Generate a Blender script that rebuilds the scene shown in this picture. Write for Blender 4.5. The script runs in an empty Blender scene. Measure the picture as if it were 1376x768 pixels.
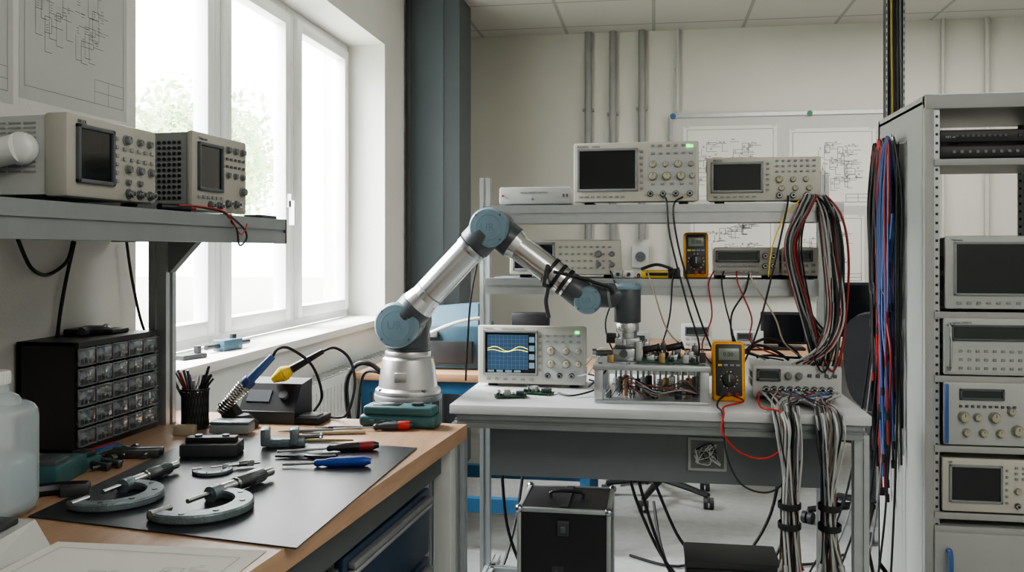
import bpy, bmesh, math, random
from mathutils import Matrix, Vector
from math import radians, sin, cos, pi
random.seed(7)
COL=bpy.context.scene.collection

# ------------------------------------------------------------------ materials
def mat(name,col,rough=.5,metal=0,var=.06,scale=12,bump=.0,bscale=60,emit=0,alpha=None,trans=0,coat=0):
    m=bpy.data.materials.new(name); m.use_nodes=True
    nt=m.node_tree; b=nt.nodes['Principled BSDF']
    b.inputs['Roughness'].default_value=rough; b.inputs['Metallic'].default_value=metal
    tc=nt.nodes.new('ShaderNodeTexCoord')
    n=nt.nodes.new('ShaderNodeTexNoise'); n.inputs['Scale'].default_value=scale; n.inputs['Detail'].default_value=4
    nt.links.new(tc.outputs['Object'],n.inputs['Vector'])
    r=nt.nodes.new('ShaderNodeValToRGB')
    r.color_ramp.elements[0].position=.3; r.color_ramp.elements[1].position=.7
    r.color_ramp.elements[0].color=[max(0,c*(1-var)) for c in col]+[1]
    r.color_ramp.elements[1].color=[min(1,c*(1+var)) for c in col]+[1]
    nt.links.new(n.outputs['Fac'],r.inputs['Fac']); nt.links.new(r.outputs['Color'],b.inputs['Base Color'])
    if bump:
        n2=nt.nodes.new('ShaderNodeTexNoise'); n2.inputs['Scale'].default_value=bscale
        bp=nt.nodes.new('ShaderNodeBump'); bp.inputs['Strength'].default_value=bump; bp.inputs['Distance'].default_value=.004
        nt.links.new(tc.outputs['Object'],n2.inputs['Vector']); nt.links.new(n2.outputs['Fac'],bp.inputs['Height']); nt.links.new(bp.outputs['Normal'],b.inputs['Normal'])
    if emit:
        nt.links.new(r.outputs['Color'],b.inputs['Emission Color']); b.inputs['Emission Strength'].default_value=emit
    if trans: b.inputs['Transmission Weight'].default_value=trans
    if alpha: b.inputs['Alpha'].default_value=alpha
    if coat: b.inputs['Coat Weight'].default_value=coat
    return m
M={}
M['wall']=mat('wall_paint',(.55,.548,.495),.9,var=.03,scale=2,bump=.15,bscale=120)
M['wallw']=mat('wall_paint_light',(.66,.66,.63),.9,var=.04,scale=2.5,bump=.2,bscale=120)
M['floor']=mat('floor_vinyl',(.30,.31,.305),.4,var=.1,scale=25)
M['frame']=mat('window_plastic',(.80,.81,.81),.35,var=.01)
M['sill']=mat('sill_white',(.74,.73,.69),.4,var=.02)
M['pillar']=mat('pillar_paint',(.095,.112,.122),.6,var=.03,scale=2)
M['pillar_lit']=mat('pillar_paint_lit',(.135,.165,.182),.6,var=.03,scale=2)  # lit copy of the pillar paint, daylight put into the colour
M['pipe']=mat('conduit_grey',(.26,.27,.26),.5)
M['alu']=mat('aluminium',(.43,.45,.455),.36,.7,var=.05,scale=30)
M['alud']=mat('aluminium_dull',(.25,.265,.27),.45,.5,var=.05)
M['groove']=mat('groove_dark',(.05,.055,.06),.7)
M['steel']=mat('steel',(.45,.47,.48),.25,1,var=.08,scale=40)
M['steeld']=mat('steel_dark',(.13,.14,.145),.33,.9,var=.15,scale=40)
M['mic']=mat('micrometer_enamel',(.15,.19,.20),.30,.45,var=.15,scale=60,bump=.3,bscale=300)
M['beige']=mat('instrument_beige',(.375,.365,.32),.5,var=.03)
M['cream']=mat('instrument_cream',(.49,.48,.42),.45,var=.03)
M['igrey']=mat('instrument_grey',(.235,.25,.25),.5,var=.03)
M['ilight']=mat('instrument_light_grey',(.42,.435,.42),.45,var=.03)
M['white']=mat('white_plastic',(.66,.67,.66),.4,var=.02)
M['black']=mat('black_plastic',(.013,.013,.015),.42,var=.1)
M['dark']=mat('dark_plastic',(.035,.037,.04),.5,var=.1)
M['rubber']=mat('black_rubber',(.009,.009,.010),.55,var=.1)
M['mat']=mat('mat_rubber',(.024,.026,.031),.30,var=.12,scale=8,bump=.08,bscale=400)
M['screen']=mat('screen_glass',(.006,.008,.010),.12,coat=.3)
M['lcd']=mat('lcd_dark',(.03,.04,.035),.2)
M['lcdg']=mat('lcd_grey',(.18,.21,.17),.25)
M['scrblue']=mat('screen_blue',(.025,.055,.10),.3,emit=.45)
M['grid']=mat('screen_grid',(.13,.22,.28),.3,emit=.4)
M['wave']=mat('trace_yellow',(.95,.8,.1),.3,emit=2)
M['green']=mat('led_green',(.15,.85,.2),.3,emit=1.6)
M['dgreen']=mat('green_plastic',(.03,.16,.08),.5)
M['btn']=mat('button_grey',(.25,.265,.265),.5)
M['btnd']=mat('button_dark',(.08,.09,.10),.5)
M['knob']=mat('knob_grey',(.16,.17,.17),.4)
M['knobl']=mat('knob_cream',(.40,.37,.27),.4)
M['rblue']=mat('robot_blue_cap',(.165,.255,.31),.40,var=.03)
M['rlogo']=mat('robot_cap_engraving',(.12,.195,.24),.45,var=.03)
M['rgrey']=mat('robot_dark_grey',(.065,.075,.083),.36,var=.06)
M['rsil']=mat('robot_silver',(.62,.63,.63),.24,.92,var=.03)
M['rbase']=mat('robot_base_cast',(.56,.56,.55),.30,.8,var=.04,bump=.08,bscale=200)
M['yellow']=mat('yellow_rubber',(.72,.33,.025),.5)
M['yel2']=mat('yellow_bright',(.72,.50,.03),.5)
M['yeld']=mat('yellow_cable',(.42,.34,.08),.5)
M['red']=mat('red_plastic',(.40,.02,.016),.45)
M['redd']=mat('dark_red_cable',(.24,.018,.018),.5)
M['blue']=mat('blue_plastic',(.012,.05,.28),.4)
M['bluec']=mat('blue_cable',(.05,.11,.28),.5)
M['blued']=mat('dark_blue_cable',(.03,.06,.17),.5)
M['brown']=mat('brown_cable',(.13,.085,.06),.5)
M['teal']=mat('teal_case',(.035,.105,.11),.42)
M['pcb']=mat('circuit_board_green',(.012,.08,.04),.4,var=.3,scale=80)
M['copper']=mat('copper',(.4,.2,.11),.35,.9)
M['gold']=mat('brass',(.45,.33,.16),.32,.9)
M['paper']=mat('paper',(.64,.64,.60),.9,var=.02,scale=3)
M['paperg']=mat('paper_grey',(.50,.51,.50),.9,var=.03,scale=3)
M['ink']=mat('ink_line',(.15,.16,.18),.9)
M['board']=mat('board_grey',(.46,.46,.435),.6,var=.02)
M['rack']=mat('rack_grey',(.36,.37,.355),.48,var=.03)
M['bpanel']=mat('bench_panel_grey',(.17,.185,.195),.5,var=.04)
M['btop']=mat('bench_laminate',(.50,.51,.51),.34,var=.03)
M['cabd']=mat('cabinet_dark_grey',(.07,.08,.08),.5,var=.05)
M['dblue']=mat('drawer_blue',(.016,.034,.065),.35,var=.06)
M['fblue']=mat('frame_blue',(.03,.11,.22),.45)
M['mach']=mat('machine_teal_blue',(.055,.115,.155),.45)
M['chair']=mat('chair_fabric',(.022,.024,.027),.85,bump=.4,bscale=300)
M['cab_w']=mat('cable_grey_white',(.34,.35,.34),.5)
M['cab_g']=mat('cable_mid_grey',(.15,.16,.16),.5)
M['skin_tan']=mat('beige_rubber',(.34,.29,.21),.7)
M['fol']=mat('foliage_pale',(.58,.70,.44),.9,var=.18,scale=.6)
M['ground']=mat('ground_outside',(.6,.63,.52),.9,var=.1)
M['trdraw']=mat('clear_drawer',(.15,.165,.18),.08,var=.5,scale=40,coat=.8)
M['milk']=mat('milky_plastic',(.62,.70,.74),.25,var=.02,alpha=.42)
M['liquid']=mat('clear_liquid',(.36,.46,.52),.10,var=.02,alpha=.55)
M['slv']=mat('coil_spring',(.34,.33,.30),.3,.9)
def wood(name,c1,c2,axis=(1,12,12)):
    m=bpy.data.materials.new(name); m.use_nodes=True; nt=m.node_tree; b=nt.nodes['Principled BSDF']; b.inputs['Roughness'].default_value=.36
    tc=nt.nodes.new('ShaderNodeTexCoord'); mp=nt.nodes.new('ShaderNodeMapping'); mp.inputs['Scale'].default_value=axis
    n=nt.nodes.new('ShaderNodeTexNoise'); n.inputs['Scale'].default_value=6; n.inputs['Detail'].default_value=6; n.inputs['Distortion'].default_value=.6
    r=nt.nodes.new('ShaderNodeValToRGB'); r.color_ramp.elements[0].position=.3; r.color_ramp.elements[1].position=.72
    r.color_ramp.elements[0].color=(*c1,1); r.color_ramp.elements[1].color=(*c2,1)
    nt.links.new(tc.outputs['Object'],mp.inputs['Vector']); nt.links.new(mp.outputs['Vector'],n.inputs['Vector']); nt.links.new(n.outputs['Fac'],r.inputs['Fac']); nt.links.new(r.outputs['Color'],b.inputs['Base Color'])
    return m
M['wood']=wood('beech_laminate',(.33,.205,.125),(.42,.275,.175),(9,1,9))
M['wood2']=wood('beech_laminate_far',(.33,.19,.105),(.42,.26,.15),(1,9,9))
def ceil_mat():
    m=bpy.data.materials.new('ceiling_tiles'); m.use_nodes=True; nt=m.node_tree; b=nt.nodes['Principled BSDF']; b.inputs['Roughness'].default_value=.95
    tc=nt.nodes.new('ShaderNodeTexCoord'); br=nt.nodes.new('ShaderNodeTexBrick')
    br.offset=0; br.inputs['Scale'].default_value=1; br.inputs['Brick Width'].default_value=.6; br.inputs['Row Height'].default_value=.6
    br.inputs['Mortar Size'].default_value=.012; br.inputs['Color1'].default_value=(.56,.56,.525,1); br.inputs['Color2'].default_value=(.53,.53,.50,1); br.inputs['Mortar'].default_value=(.36,.36,.34,1)
    nt.links.new(tc.outputs['Object'],br.inputs['Vector']); nt.links.new(br.outputs['Color'],b.inputs['Base Color'])
    return m
M['ceil']=ceil_mat()
def glass_mat():
    m=bpy.data.materials.new('window_glass'); m.use_nodes=True; nt=m.node_tree; nt.nodes.remove(nt.nodes['Principled BSDF'])
    o=nt.nodes['Material Output']; mx=nt.nodes.new('ShaderNodeMixShader'); t=nt.nodes.new('ShaderNodeBsdfTransparent'); g=nt.nodes.new('ShaderNodeBsdfGlossy')
    g.inputs['Roughness'].default_value=.05; mx.inputs[0].default_value=.05
    nt.links.new(t.outputs[0],mx.inputs[1]); nt.links.new(g.outputs[0],mx.inputs[2]); nt.links.new(mx.outputs[0],o.inputs[0]); return m
M['glass']=glass_mat()

# ------------------------------------------------------------------ geometry
def frame_to(p0,p1,up=None):
    p0=Vector(p0);p1=Vector(p1); z=(p1-p0).normalized()
    u=Vector(up) if up else (Vector((0,0,1)) if abs(z.z)<.95 else Vector((0,1,0)))
    x=u.cross(z).normalized(); y=z.cross(x)
    return Matrix(((x.x,y.x,z.x,p0.x),(x.y,y.y,z.y,p0.y),(x.z,y.z,z.z,p0.z),(0,0,0,1)))
def RX(a): return Matrix.Rotation(radians(a),4,'X')
def RY(a): return Matrix.Rotation(radians(a),4,'Y')
def RZ(a): return Matrix.Rotation(radians(a),4,'Z')
def T(*p): return Matrix.Translation(Vector(p))
class G:
    def __init__(s): s.bm=bmesh.new(); s.mats=[]; s.X=Matrix.Identity(4)
    def mi(s,m):
        m=M[m] if isinstance(m,str) else m
        if m not in s.mats: s.mats.append(m)
        return s.mats.index(m)
    def add(s,vs,fs,m,mtx=None):
        k=s.mi(m); A=s.X@(mtx if mtx else Matrix.Identity(4))
        bv=[s.bm.verts.new(A@Vector(v)) for v in vs]
        for f in fs:
            try: fc=s.bm.faces.new([bv[i] for i in f]); fc.material_index=k
            except ValueError: pass
        return s
    def hexa(s,b,t,m):
        return s.add(list(b)+list(t),[(3,2,1,0),(4,5,6,7),(0,1,5,4),(1,2,6,5),(2,3,7,6),(3,0,4,7)],m)
    def box(s,c,sz,m,rot=None,bev=0,seg=2):
        x,y,z=[q/2 for q in sz]; mt=T(*c)@(rot if rot else Matrix.Identity(4))
        vs=[(-x,-y,-z),(x,-y,-z),(x,y,-z),(-x,y,-z),(-x,-y,z),(x,-y,z),(x,y,z),(-x,y,z)]
        fs=[(3,2,1,0),(4,5,6,7),(0,1,5,4),(1,2,6,5),(2,3,7,6),(3,0,4,7)]
        if not bev: return s.add(vs,fs,m,mt)
        t=bmesh.new(); bv=[t.verts.new(v) for v in vs]
        for f in fs: t.faces.new([bv[i] for i in f])
        bmesh.ops.bevel(t,geom=t.edges[:],offset=min(bev,.49*2*min(x,y,z)),segments=seg,profile=.5,affect='EDGES')
        s.merge(t,m,mt); t.free(); return s
    def bx(s,x0,x1,y0,y1,z0,z1,m,bev=0):
        return s.box(((x0+x1)/2,(y0+y1)/2,(z0+z1)/2),(abs(x1-x0),abs(y1-y0),abs(z1-z0)),m,bev=bev)
    def merge(s,t,m,mt):
        t.verts.index_update()
        s.add([v.co.copy() for v in t.verts],[[v.index for v in f.verts] for f in t.faces],m,mt)
    def cyl(s,p0,p1,r,m,r2=None,seg=24,bev=0):
        r2=r if r2 is None else r2; L=(Vector(p1)-Vector(p0)).length; A=frame_to(p0,p1)
        prof=[(r,0),(r2,L)]
        if bev: prof=[(r-bev,0),(r-bev*.3,bev*.3),(r,bev),(r2,L-bev),(r2-bev*.3,L-bev*.3),(r2-bev,L)]
        return s.lathe(prof,m,A,seg)
    def lathe(s,prof,m,A=None,seg=24,caps=True):
        vs=[];fs=[]
        for r,z in prof:
            for i in range(seg):
                a=2*pi*i/seg; vs.append((r*cos(a),r*sin(a),z))
        n=len(prof)
        for j in range(n-1):
            for i in range(seg):
                k=(i+1)%seg; fs.append((j*seg+i,j*seg+k,(j+1)*seg+k,(j+1)*seg+i))
        if caps: fs.append(tuple(range(seg))[::-1]); fs.append(tuple((n-1)*seg+i for i in range(seg)))
        return s.add(vs,fs,m,A)
    def sph(s,c,r,m,seg=16,sc=(1,1,1)):
        prof=[(max(1e-4,r*sin(pi*i/10)),-r*cos(pi*i/10)) for i in range(11)]
        return s.lathe(prof,m,T(*c)@Matrix.Diagonal((*sc,1)),seg)
    def prism(s,poly,p0,p1,m,up=None):
        L=(Vector(p1)-Vector(p0)).length; A=frame_to(p0,p1,up); n=len(poly)
        vs=[(x,y,0) for x,y in poly]+[(x,y,L) for x,y in poly]
        fs=[tuple(range(n))[::-1],tuple(range(n,2*n))]+[(i,(i+1)%n,n+(i+1)%n,n+i) for i in range(n)]
        return s.add(vs,fs,m,A)
    def prof(s,p0,p1,w,m='alu',h=None,up=None):
        a=w/2; b=(h or w)/2; g=w*.13; q=w*.16; P=[]
        P+=[(-a,-b),(-g,-b),(-g,-b+q),(g,-b+q),(g,-b),(a,-b)]
        P+=[(a,-g),(a-q,-g),(a-q,g),(a,g),(a,b)]
        P+=[(g,b),(g,b-q),(-g,b-q),(-g,b),(-a,b)]
        P+=[(-a,g),(-a+q,g),(-a+q,-g),(-a,-g)]
        return s.prism(P,p0,p1,m,up)
    def tube(s,pts,r,m,seg=8,sub=6,closed=False):
        P=[Vector(p) for p in pts]
        if sub>1 and len(P)>2:
            Q=[]
            for i in range(len(P)-1):
                a=P[max(0,i-1)];b=P[i];c=P[i+1];d=P[min(len(P)-1,i+2)]
                for j in range(sub):
                    t=j/sub
                    Q.append(.5*((2*b)+(c-a)*t+(2*a-5*b+4*c-d)*t*t+(3*b-a-3*c+d)*t**3))
            Q.append(P[-1]); P=Q
        n=len(P); vs=[]; fs=[]; t0=(P[1]-P[0]).normalized()
        nx=t0.orthogonal().normalized()
        for i in range(n):
            t=(P[min(n-1,i+1)]-P[max(0,i-1)])
            t=t.normalized() if t.length>1e-9 else t0
            nx=(nx-t*nx.dot(t)); nx=nx.normalized() if nx.length>1e-6 else t.orthogonal().normalized()
            ny=t.cross(nx); rr=r(i/(n-1)) if callable(r) else r
            for k in range(seg):
                a=2*pi*k/seg; vs.append(P[i]+nx*(rr*cos(a))+ny*(rr*sin(a)))
        for i in range(n-1):
            for k in range(seg):
                l=(k+1)%seg; fs.append((i*seg+k,i*seg+l,(i+1)*seg+l,(i+1)*seg+k))
        fs.append(tuple(range(seg))[::-1]); fs.append(tuple((n-1)*seg+k for k in range(seg)))
        return s.add(vs,fs,m)
    def line(s,p0,p1,w,m,n=(0,-1,0)):
        p0=Vector(p0);p1=Vector(p1); d=(p1-p0)
        if d.length<1e-6: return s
        k=d.normalized().cross(Vector(n)).normalized()*w/2
        return s.add([p0-k,p1-k,p1+k,p0+k],[(0,1,2,3)],m)
    def text(s,txt,size,m,A,depth=.0003):
        cu=bpy.data.curves.new('t','FONT'); cu.body=txt; cu.size=size; cu.extrude=depth; cu.resolution_u=2; cu.align_x='LEFT'
        o=bpy.data.objects.new('t',cu); COL.objects.link(o)
        bpy.context.view_layer.update()
        me=bpy.data.meshes.new_from_object(o.evaluated_get(bpy.context.evaluated_depsgraph_get()))
        s.add([v.co.copy() for v in me.vertices],[tuple(p.vertices) for p in me.polygons],m,A)
        bpy.data.objects.remove(o); bpy.data.curves.remove(cu); bpy.data.meshes.remove(me); return s
    def mesh(s,name,smooth=True):
        me=bpy.data.meshes.new(name); s.bm.to_mesh(me); s.bm.free()
        for m in s.mats: me.materials.append(m)
        if smooth:
            me.polygons.foreach_set('use_smooth',[True]*len(me.polygons)); me.set_sharp_from_angle(angle=radians(35))
        me.update(); return me
FRONT=RX(90)
def place(o,loc=(0,0,0),rot=None):
    o.matrix_basis=T(*loc)@(rot if rot else Matrix.Identity(4))
def meta(o,label,cat,group=None):
    o['label']=label; o['category']=cat
    if group: o['group']=group
def thing(name,label,cat,loc=(0,0,0),rot=None,group=None):
    o=bpy.data.objects.new(name,None); o.empty_display_size=.05; COL.objects.link(o); place(o,loc,rot); meta(o,label,cat,group); return o
def part(name,parent,g,loc=(0,0,0),rot=None,label=None):
    me=g if isinstance(g,bpy.types.Mesh) else g.mesh(name)
    o=bpy.data.objects.new(name,me); COL.objects.link(o); o.parent=parent; place(o,loc,rot)
    if label: o['label']=label
    return o
def each(name,parent,*fns):
    for f in fns:
        g=G(); f(g); part(name,parent,g)
def solo(name,label,cat,g,loc=(0,0,0),rot=None,group=None):
    o=bpy.data.objects.new(name,g.mesh(name)); COL.objects.link(o); place(o,loc,rot); meta(o,label,cat,group); return o
def struct(name,g,label=None):
    o=bpy.data.objects.new(name,g.mesh(name)); COL.objects.link(o); o['kind']='structure'
    if label: o['label']=label
    return o
def cable(label,pts,r,m,group=None,sub=6,name='cable',ends=None,seg=7):
    g=G(); g.tube(pts,r,m,seg=seg,sub=sub)
    if ends:
        a=Vector(pts[-2]);b=Vector(pts[-1]); d=(b-a).normalized(); g.cyl(b,b+d*.03,r*1.9,ends,seg=10)
    return solo(name,label,'cable',g,group=group)

# ------------------------------------------------------------------ room shell
WX=-1.44; YB=6.2; ZC=2.82; XR=3.2; YN=-1.6
g=G(); g.bx(WX-.4,XR+.3,YN-.2,YB+.3,-.1,0,'floor'); struct('floor',g)
g=G(); g.bx(WX-.4,XR+.3,YN-.2,YB+.3,ZC,ZC+.1,'ceil'); struct('ceiling',g)
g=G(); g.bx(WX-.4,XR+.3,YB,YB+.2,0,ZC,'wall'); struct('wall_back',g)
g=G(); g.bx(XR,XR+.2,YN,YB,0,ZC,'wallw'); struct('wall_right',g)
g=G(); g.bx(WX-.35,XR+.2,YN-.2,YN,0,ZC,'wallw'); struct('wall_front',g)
wy0,wy1,wz0,wz1=2.295,4.633,.93,2.42
g=G()
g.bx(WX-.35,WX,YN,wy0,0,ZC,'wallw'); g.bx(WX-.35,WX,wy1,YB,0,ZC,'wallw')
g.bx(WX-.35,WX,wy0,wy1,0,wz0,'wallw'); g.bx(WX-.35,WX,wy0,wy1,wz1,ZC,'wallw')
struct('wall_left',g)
g=G(); g.bx(WX-.2,WX+.045,wy0-.03,wy1-.0,wz0-.012,wz0+.022,'sill',bev=.006); struct('trim_1',g,'white window sill')
ys=[2.20,3.156,3.86,4.633]
for i in range(3):
    g=G(); a,b=ys[i],ys[i+1]; x=WX-.23; F=.05
    a=max(a,wy0-.0)
    def ring(a,b,z0,z1,w,x0,x1):
        g.bx(x0,x1,a,a+w,z0,z1,'frame',bev=.004); g.bx(x0,x1,b-w,b,z0,z1,'frame',bev=.004)
        g.bx(x0,x1,a+w,b-w,z0,z0+w,'frame',bev=.004); g.bx(x0,x1,a+w,b-w,z1-w,z1,'frame',bev=.004)
    ring(a,b,wz0+.02,wz1,F,x-.04,x+.02); ring(a+F*.8,b-F*.8,wz0+.06,wz1-F*.8,.055,x-.02,x+.04)
    g.bx(x-.005,x+.0,a+.09,b-.09,wz0+.1,wz1-.09,'glass')
    if i==1: g.bx(x+.04,x+.06,b-.085,b-.065,1.5,1.56,'frame'); g.bx(x+.05,x+.075,b-.085,b-.065,1.42,1.53,'frame')
    struct('window_%d'%(i+1),g)
g=G(); g.bx(WX,-1.134,5.12,5.45,0,ZC,'pillar'); g.bx(WX+.0,-1.23,5.112,5.12,0,ZC,'pillar_lit'); struct('trim_2',g,'blue-grey painted pillar in the corner')  # left strip's lighter tone paints in the light on that side
g=G(); g.cyl((-1.415,5.02,0),(-1.415,5.02,ZC),.018,'groove'); struct('trim_3',g,'dark vertical pipe in the corner')
# outside
g=G(); g.bx(-60,WX-.5,-12,70,-1.2,-1.0,'ground'); solo('ground_outside','pale sunlit lawn outside the windows','ground',g)['kind']='stuff'
rt=random.Random(3)
for k,(x,y,h,r) in enumerate([(-12,11.5,4.6,2.7),(-17,21,5.5,3.3),(-25,21,6.5,3.8),(-16,29.5,5.5,3.3),(-26,33,7.0,4.2),(-22,13,5.5,3.5)]):
    t=thing('tree','pale leafy tree outside the window','tree',(x,y,-.995),group='trees outside the windows')
    gg=G(); gg.tube([(0,0,0),(.1,0,h*.5),(0,.1,h)],lambda t:.12*(1-.6*t),'skin_tan'); part('trunk',t,gg)
    vs=[];fs=[]
    for j in range(5200):
        a=rt.uniform(0,2*pi); e=rt.uniform(-1,1); q=r*(rt.random()**.45)*(.82+.18*sin(5*a+3*e+k)); s_=math.sqrt(1-e*e)
        c=Vector((q*s_*cos(a),q*s_*sin(a),h+e*q*.95)); u=Vector((rt.gauss(0,1),rt.gauss(0,1),rt.gauss(0,1))).normalized(); v=u.orthogonal().normalized(); L=rt.uniform(.10,.24)
        n0=len(vs); vs+=[c-u*L,c+v*L*.45,c+u*L,c-v*L*.45]; fs.append((n0,n0+1,n0+2,n0+3))
    gg=G(); gg.add(vs,fs,'fol'); f=part('foliage',t,gg); f['kind']='stuff'
for i,(x,z0,r,m) in enumerate([(-.45,1.38,.025,'pipe'),(-.28,1.35,.025,'pipe'),(-.08,1.38,.025,'pipe'),(1.87,0,.012,'board'),(2.14,0,.015,'board'),(.16,2.25,.012,'board')]):
    t=thing('conduit','grey wall conduit running up to the ceiling','pipe',(x,YB-.03,0),group='conduits on the back wall')
    g=G(); g.cyl((0,0,z0),(0,0,ZC),r,m,seg=14); part('pipe',t,g)
    each('clip',t,*[(lambda z:lambda g:g.box((0,.01,z),(r*3.2,.035,.02),m,bev=.003))(z) for z in (z0+.3,z0+.9)])
for x,z in ((-.30,1.17),(-.09,1.2)):
    t=thing('wall_socket','grey surface-mounted wall socket box','socket',(x,YB,z),group='sockets on the back wall')
    g=G(); g.box((0,-.03,.06),(.12,.06,.15),'ilight',bev=.008); part('housing',t,g)
    g=G(); g.cyl((0,-.06,.06),(0,-.072,.06),.035,'btnd'); g.cyl((-.01,-.072,.06),(-.01,-.074,.06),.004,'black',seg=8); g.cyl((.01,-.072,.06),(.01,-.074,.06),.004,'black',seg=8); part('socket_face',t,g)
def drawing(g,x0,x1,z0,z1,A,rn,w=.0022,dens=14):
    def P(x,z): return A@Vector((x,0,z))
    nrm=(A.to_3x3()@Vector((0,-1,0)))
    def ln(a,b,c,d): g.line(P(a,b),P(c,d),w,'ink',nrm)
    W=x1-x0;Hh=z1-z0
    def rect(a,b,c,d): ln(a,b,c,b);ln(c,b,c,d);ln(c,d,a,d);ln(a,d,a,b)
    rect(x0+.04*W,z0+.05*Hh,x1-.04*W,z1-.05*Hh)
    rect(x1-.34*W,z0+.05*Hh,x1-.04*W,z0+.15*Hh); ln(x1-.34*W,z0+.10*Hh,x1-.04*W,z0+.10*Hh); ln(x1-.2*W,z0+.05*Hh,x1-.2*W,z0+.15*Hh)
    for k in range(dens):
        a=rn.uniform(x0+.12*W,x1-.3*W); b=rn.uniform(z0+.24*Hh,z1-.22*Hh); c=a+rn.uniform(.03,.12)*W; d=b+rn.uniform(.02,.09)*Hh
        if k%3: rect(a,b,c,d)
        ln(c,(b+d)/2,min(x1-.08*W,c+.10*W),(b+d)/2); ln(a,b,a,max(z0+.2*Hh,b-.10*Hh)); ln(a,max(z0+.2*Hh,b-.10*Hh),a+.06*W,max(z0+.2*Hh,b-.10*Hh))
        for q in range(3): ln(a+.01*W,b+.01*Hh*(q+1),a+.03*W,b+.01*Hh*(q+1))
        for q in range(2): ln(c+.02*W,d+.012*Hh*q,c+.05*W,d+.012*Hh*q)
def sheet(label,loc,rot,w,h,seed,dens=14,lw=.0022,group=None,pm='paper'):
    g=G(); rn=random.Random(seed)
    g.bx(0,w,-.0006,0,0,h,pm)
    for (x,z) in ((.01,h-.012),(w-.04,h-.012)): g.bx(x,x+.03,-.0012,-.0004,z,z+.016,'cream')
    drawing(g,0,w,0,h,T(0,-.0012,0),rn,lw,dens)
    return solo('technical_drawing',label,'drawing',g,loc,rot,group)
sheet('large pencil circuit drawing taped to the white wall',(WX+.0003,1.83,1.66),RZ(90),.42,.62,5,30,.0012,'drawings on the side wall','paperg')
sheet('pale circuit drawing partly overlapping on the wall',(WX+.0003,1.36,1.64),RZ(90),.45,.55,9,24,.0012,'drawings on the side wall','paperg')
t=thing('drawing_board','large grey pinboard with circuit drawings on the wall','board',(.13,YB-.03,1.02))
g=G(); g.bx(0,1.40,0,.03,0,1.2,'board'); part('panel',t,g)
g=G(); g.bx(-.02,1.42,-.012,0,1.19,1.215,'alu'); g.bx(-.02,1.42,-.012,0,-.02,0,'alu'); g.bx(-.02,0,-.012,0,0,1.19,'alu'); g.bx(1.40,1.42,-.012,0,0,1.19,'alu'); part('frame',t,g)
each('magnet',t,lambda g:g.cyl((.0,-.012,1.2),(.0,-.022,1.2),.02,'bluec',seg=12),lambda g:g.cyl((.9,-.012,1.2),(.9,-.022,1.2),.018,'dgreen',seg=12))
sheet('white circuit diagram pinned to the board',(.20,YB-.0305,1.65),None,.62,.50,1,22,.003,'drawings on the board')
sheet('white wiring plan pinned to the board',(.90,YB-.0305,1.60),None,.55,.52,2,22,.003,'drawings on the board')
sheet('white block diagram pinned to the board',(.25,YB-.0305,1.12),None,.55,.44,3,22,.003,'drawings on the board')
sheet('white schematic sheet pinned to the board',(.88,YB-.0305,1.08),None,.50,.46,4,18,.003,'drawings on the board')

# radiator
t=thing('radiator','white panel radiator below the window sill','radiator',(WX+.02,0,0))
g=G(); g.bx(.02,.10,2.9,4.45,.18,.78,'white',bev=.012)
for i in range(38): g.bx(.098,.105,2.94+i*.04,2.955+i*.04,.22,.74,'sill')
part('panel',t,g)
g=G(); g.bx(.025,.095,2.93,4.42,.778,.782,'ilight')
for i in range(30): g.bx(.03,.09,2.93+i*.05,2.94+i*.05,.780,.79,'ilight')
part('grille',t,g)
g=G(); g.tube([(.06,4.45,.25),(.06,4.52,.25),(.06,4.53,.1),(.06,4.53,0)],.011,'white'); part('pipe',t,g)

# ------------------------------------------------------------------ instruments
_c={}
def knob_mesh(r,m,dep=None):
    k=('k',round(r,4),m)
    if k not in _c:
        g=G(); d=dep or r*1.3
        g.cyl((0,0,0),(0,-d*.25,0),r*1.2,'igrey' if m!='igrey' else 'btnd',seg=20); g.cyl((0,-d*.2,0),(0,-d,0),r,m,r2=r*.86,seg=20,bev=r*.12); g.box((0,-d-.0004,r*.45),(r*.16,.0008,r*.6),'btnd'); _c[k]=g.mesh('knob')
    return _c[k]
def btn_mesh(w,h,m):
    k=('b',round(w,4),round(h,4),m)
    if k not in _c:
        g=G(); g.box((0,-.0015,0),(w,.004,h),m,bev=.0009,seg=1); _c[k]=g.mesh('button')
    return _c[k]
def bnc_mesh():
    if 'bnc' not in _c:
        g=G(); g.cyl((0,0,0),(0,-.003,0),.010,'btnd',seg=16); g.cyl((0,-.003,0),(0,-.014,0),.007,'steel',seg=16); g.cyl((0,-.014,0),(0,-.0145,0),.0045,'black',seg=12); g.cyl((-.009,-.009,0),(.009,-.009,0),.0015,'steel',seg=8); _c['bnc']=g.mesh('connector')
    return _c['bnc']
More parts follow.
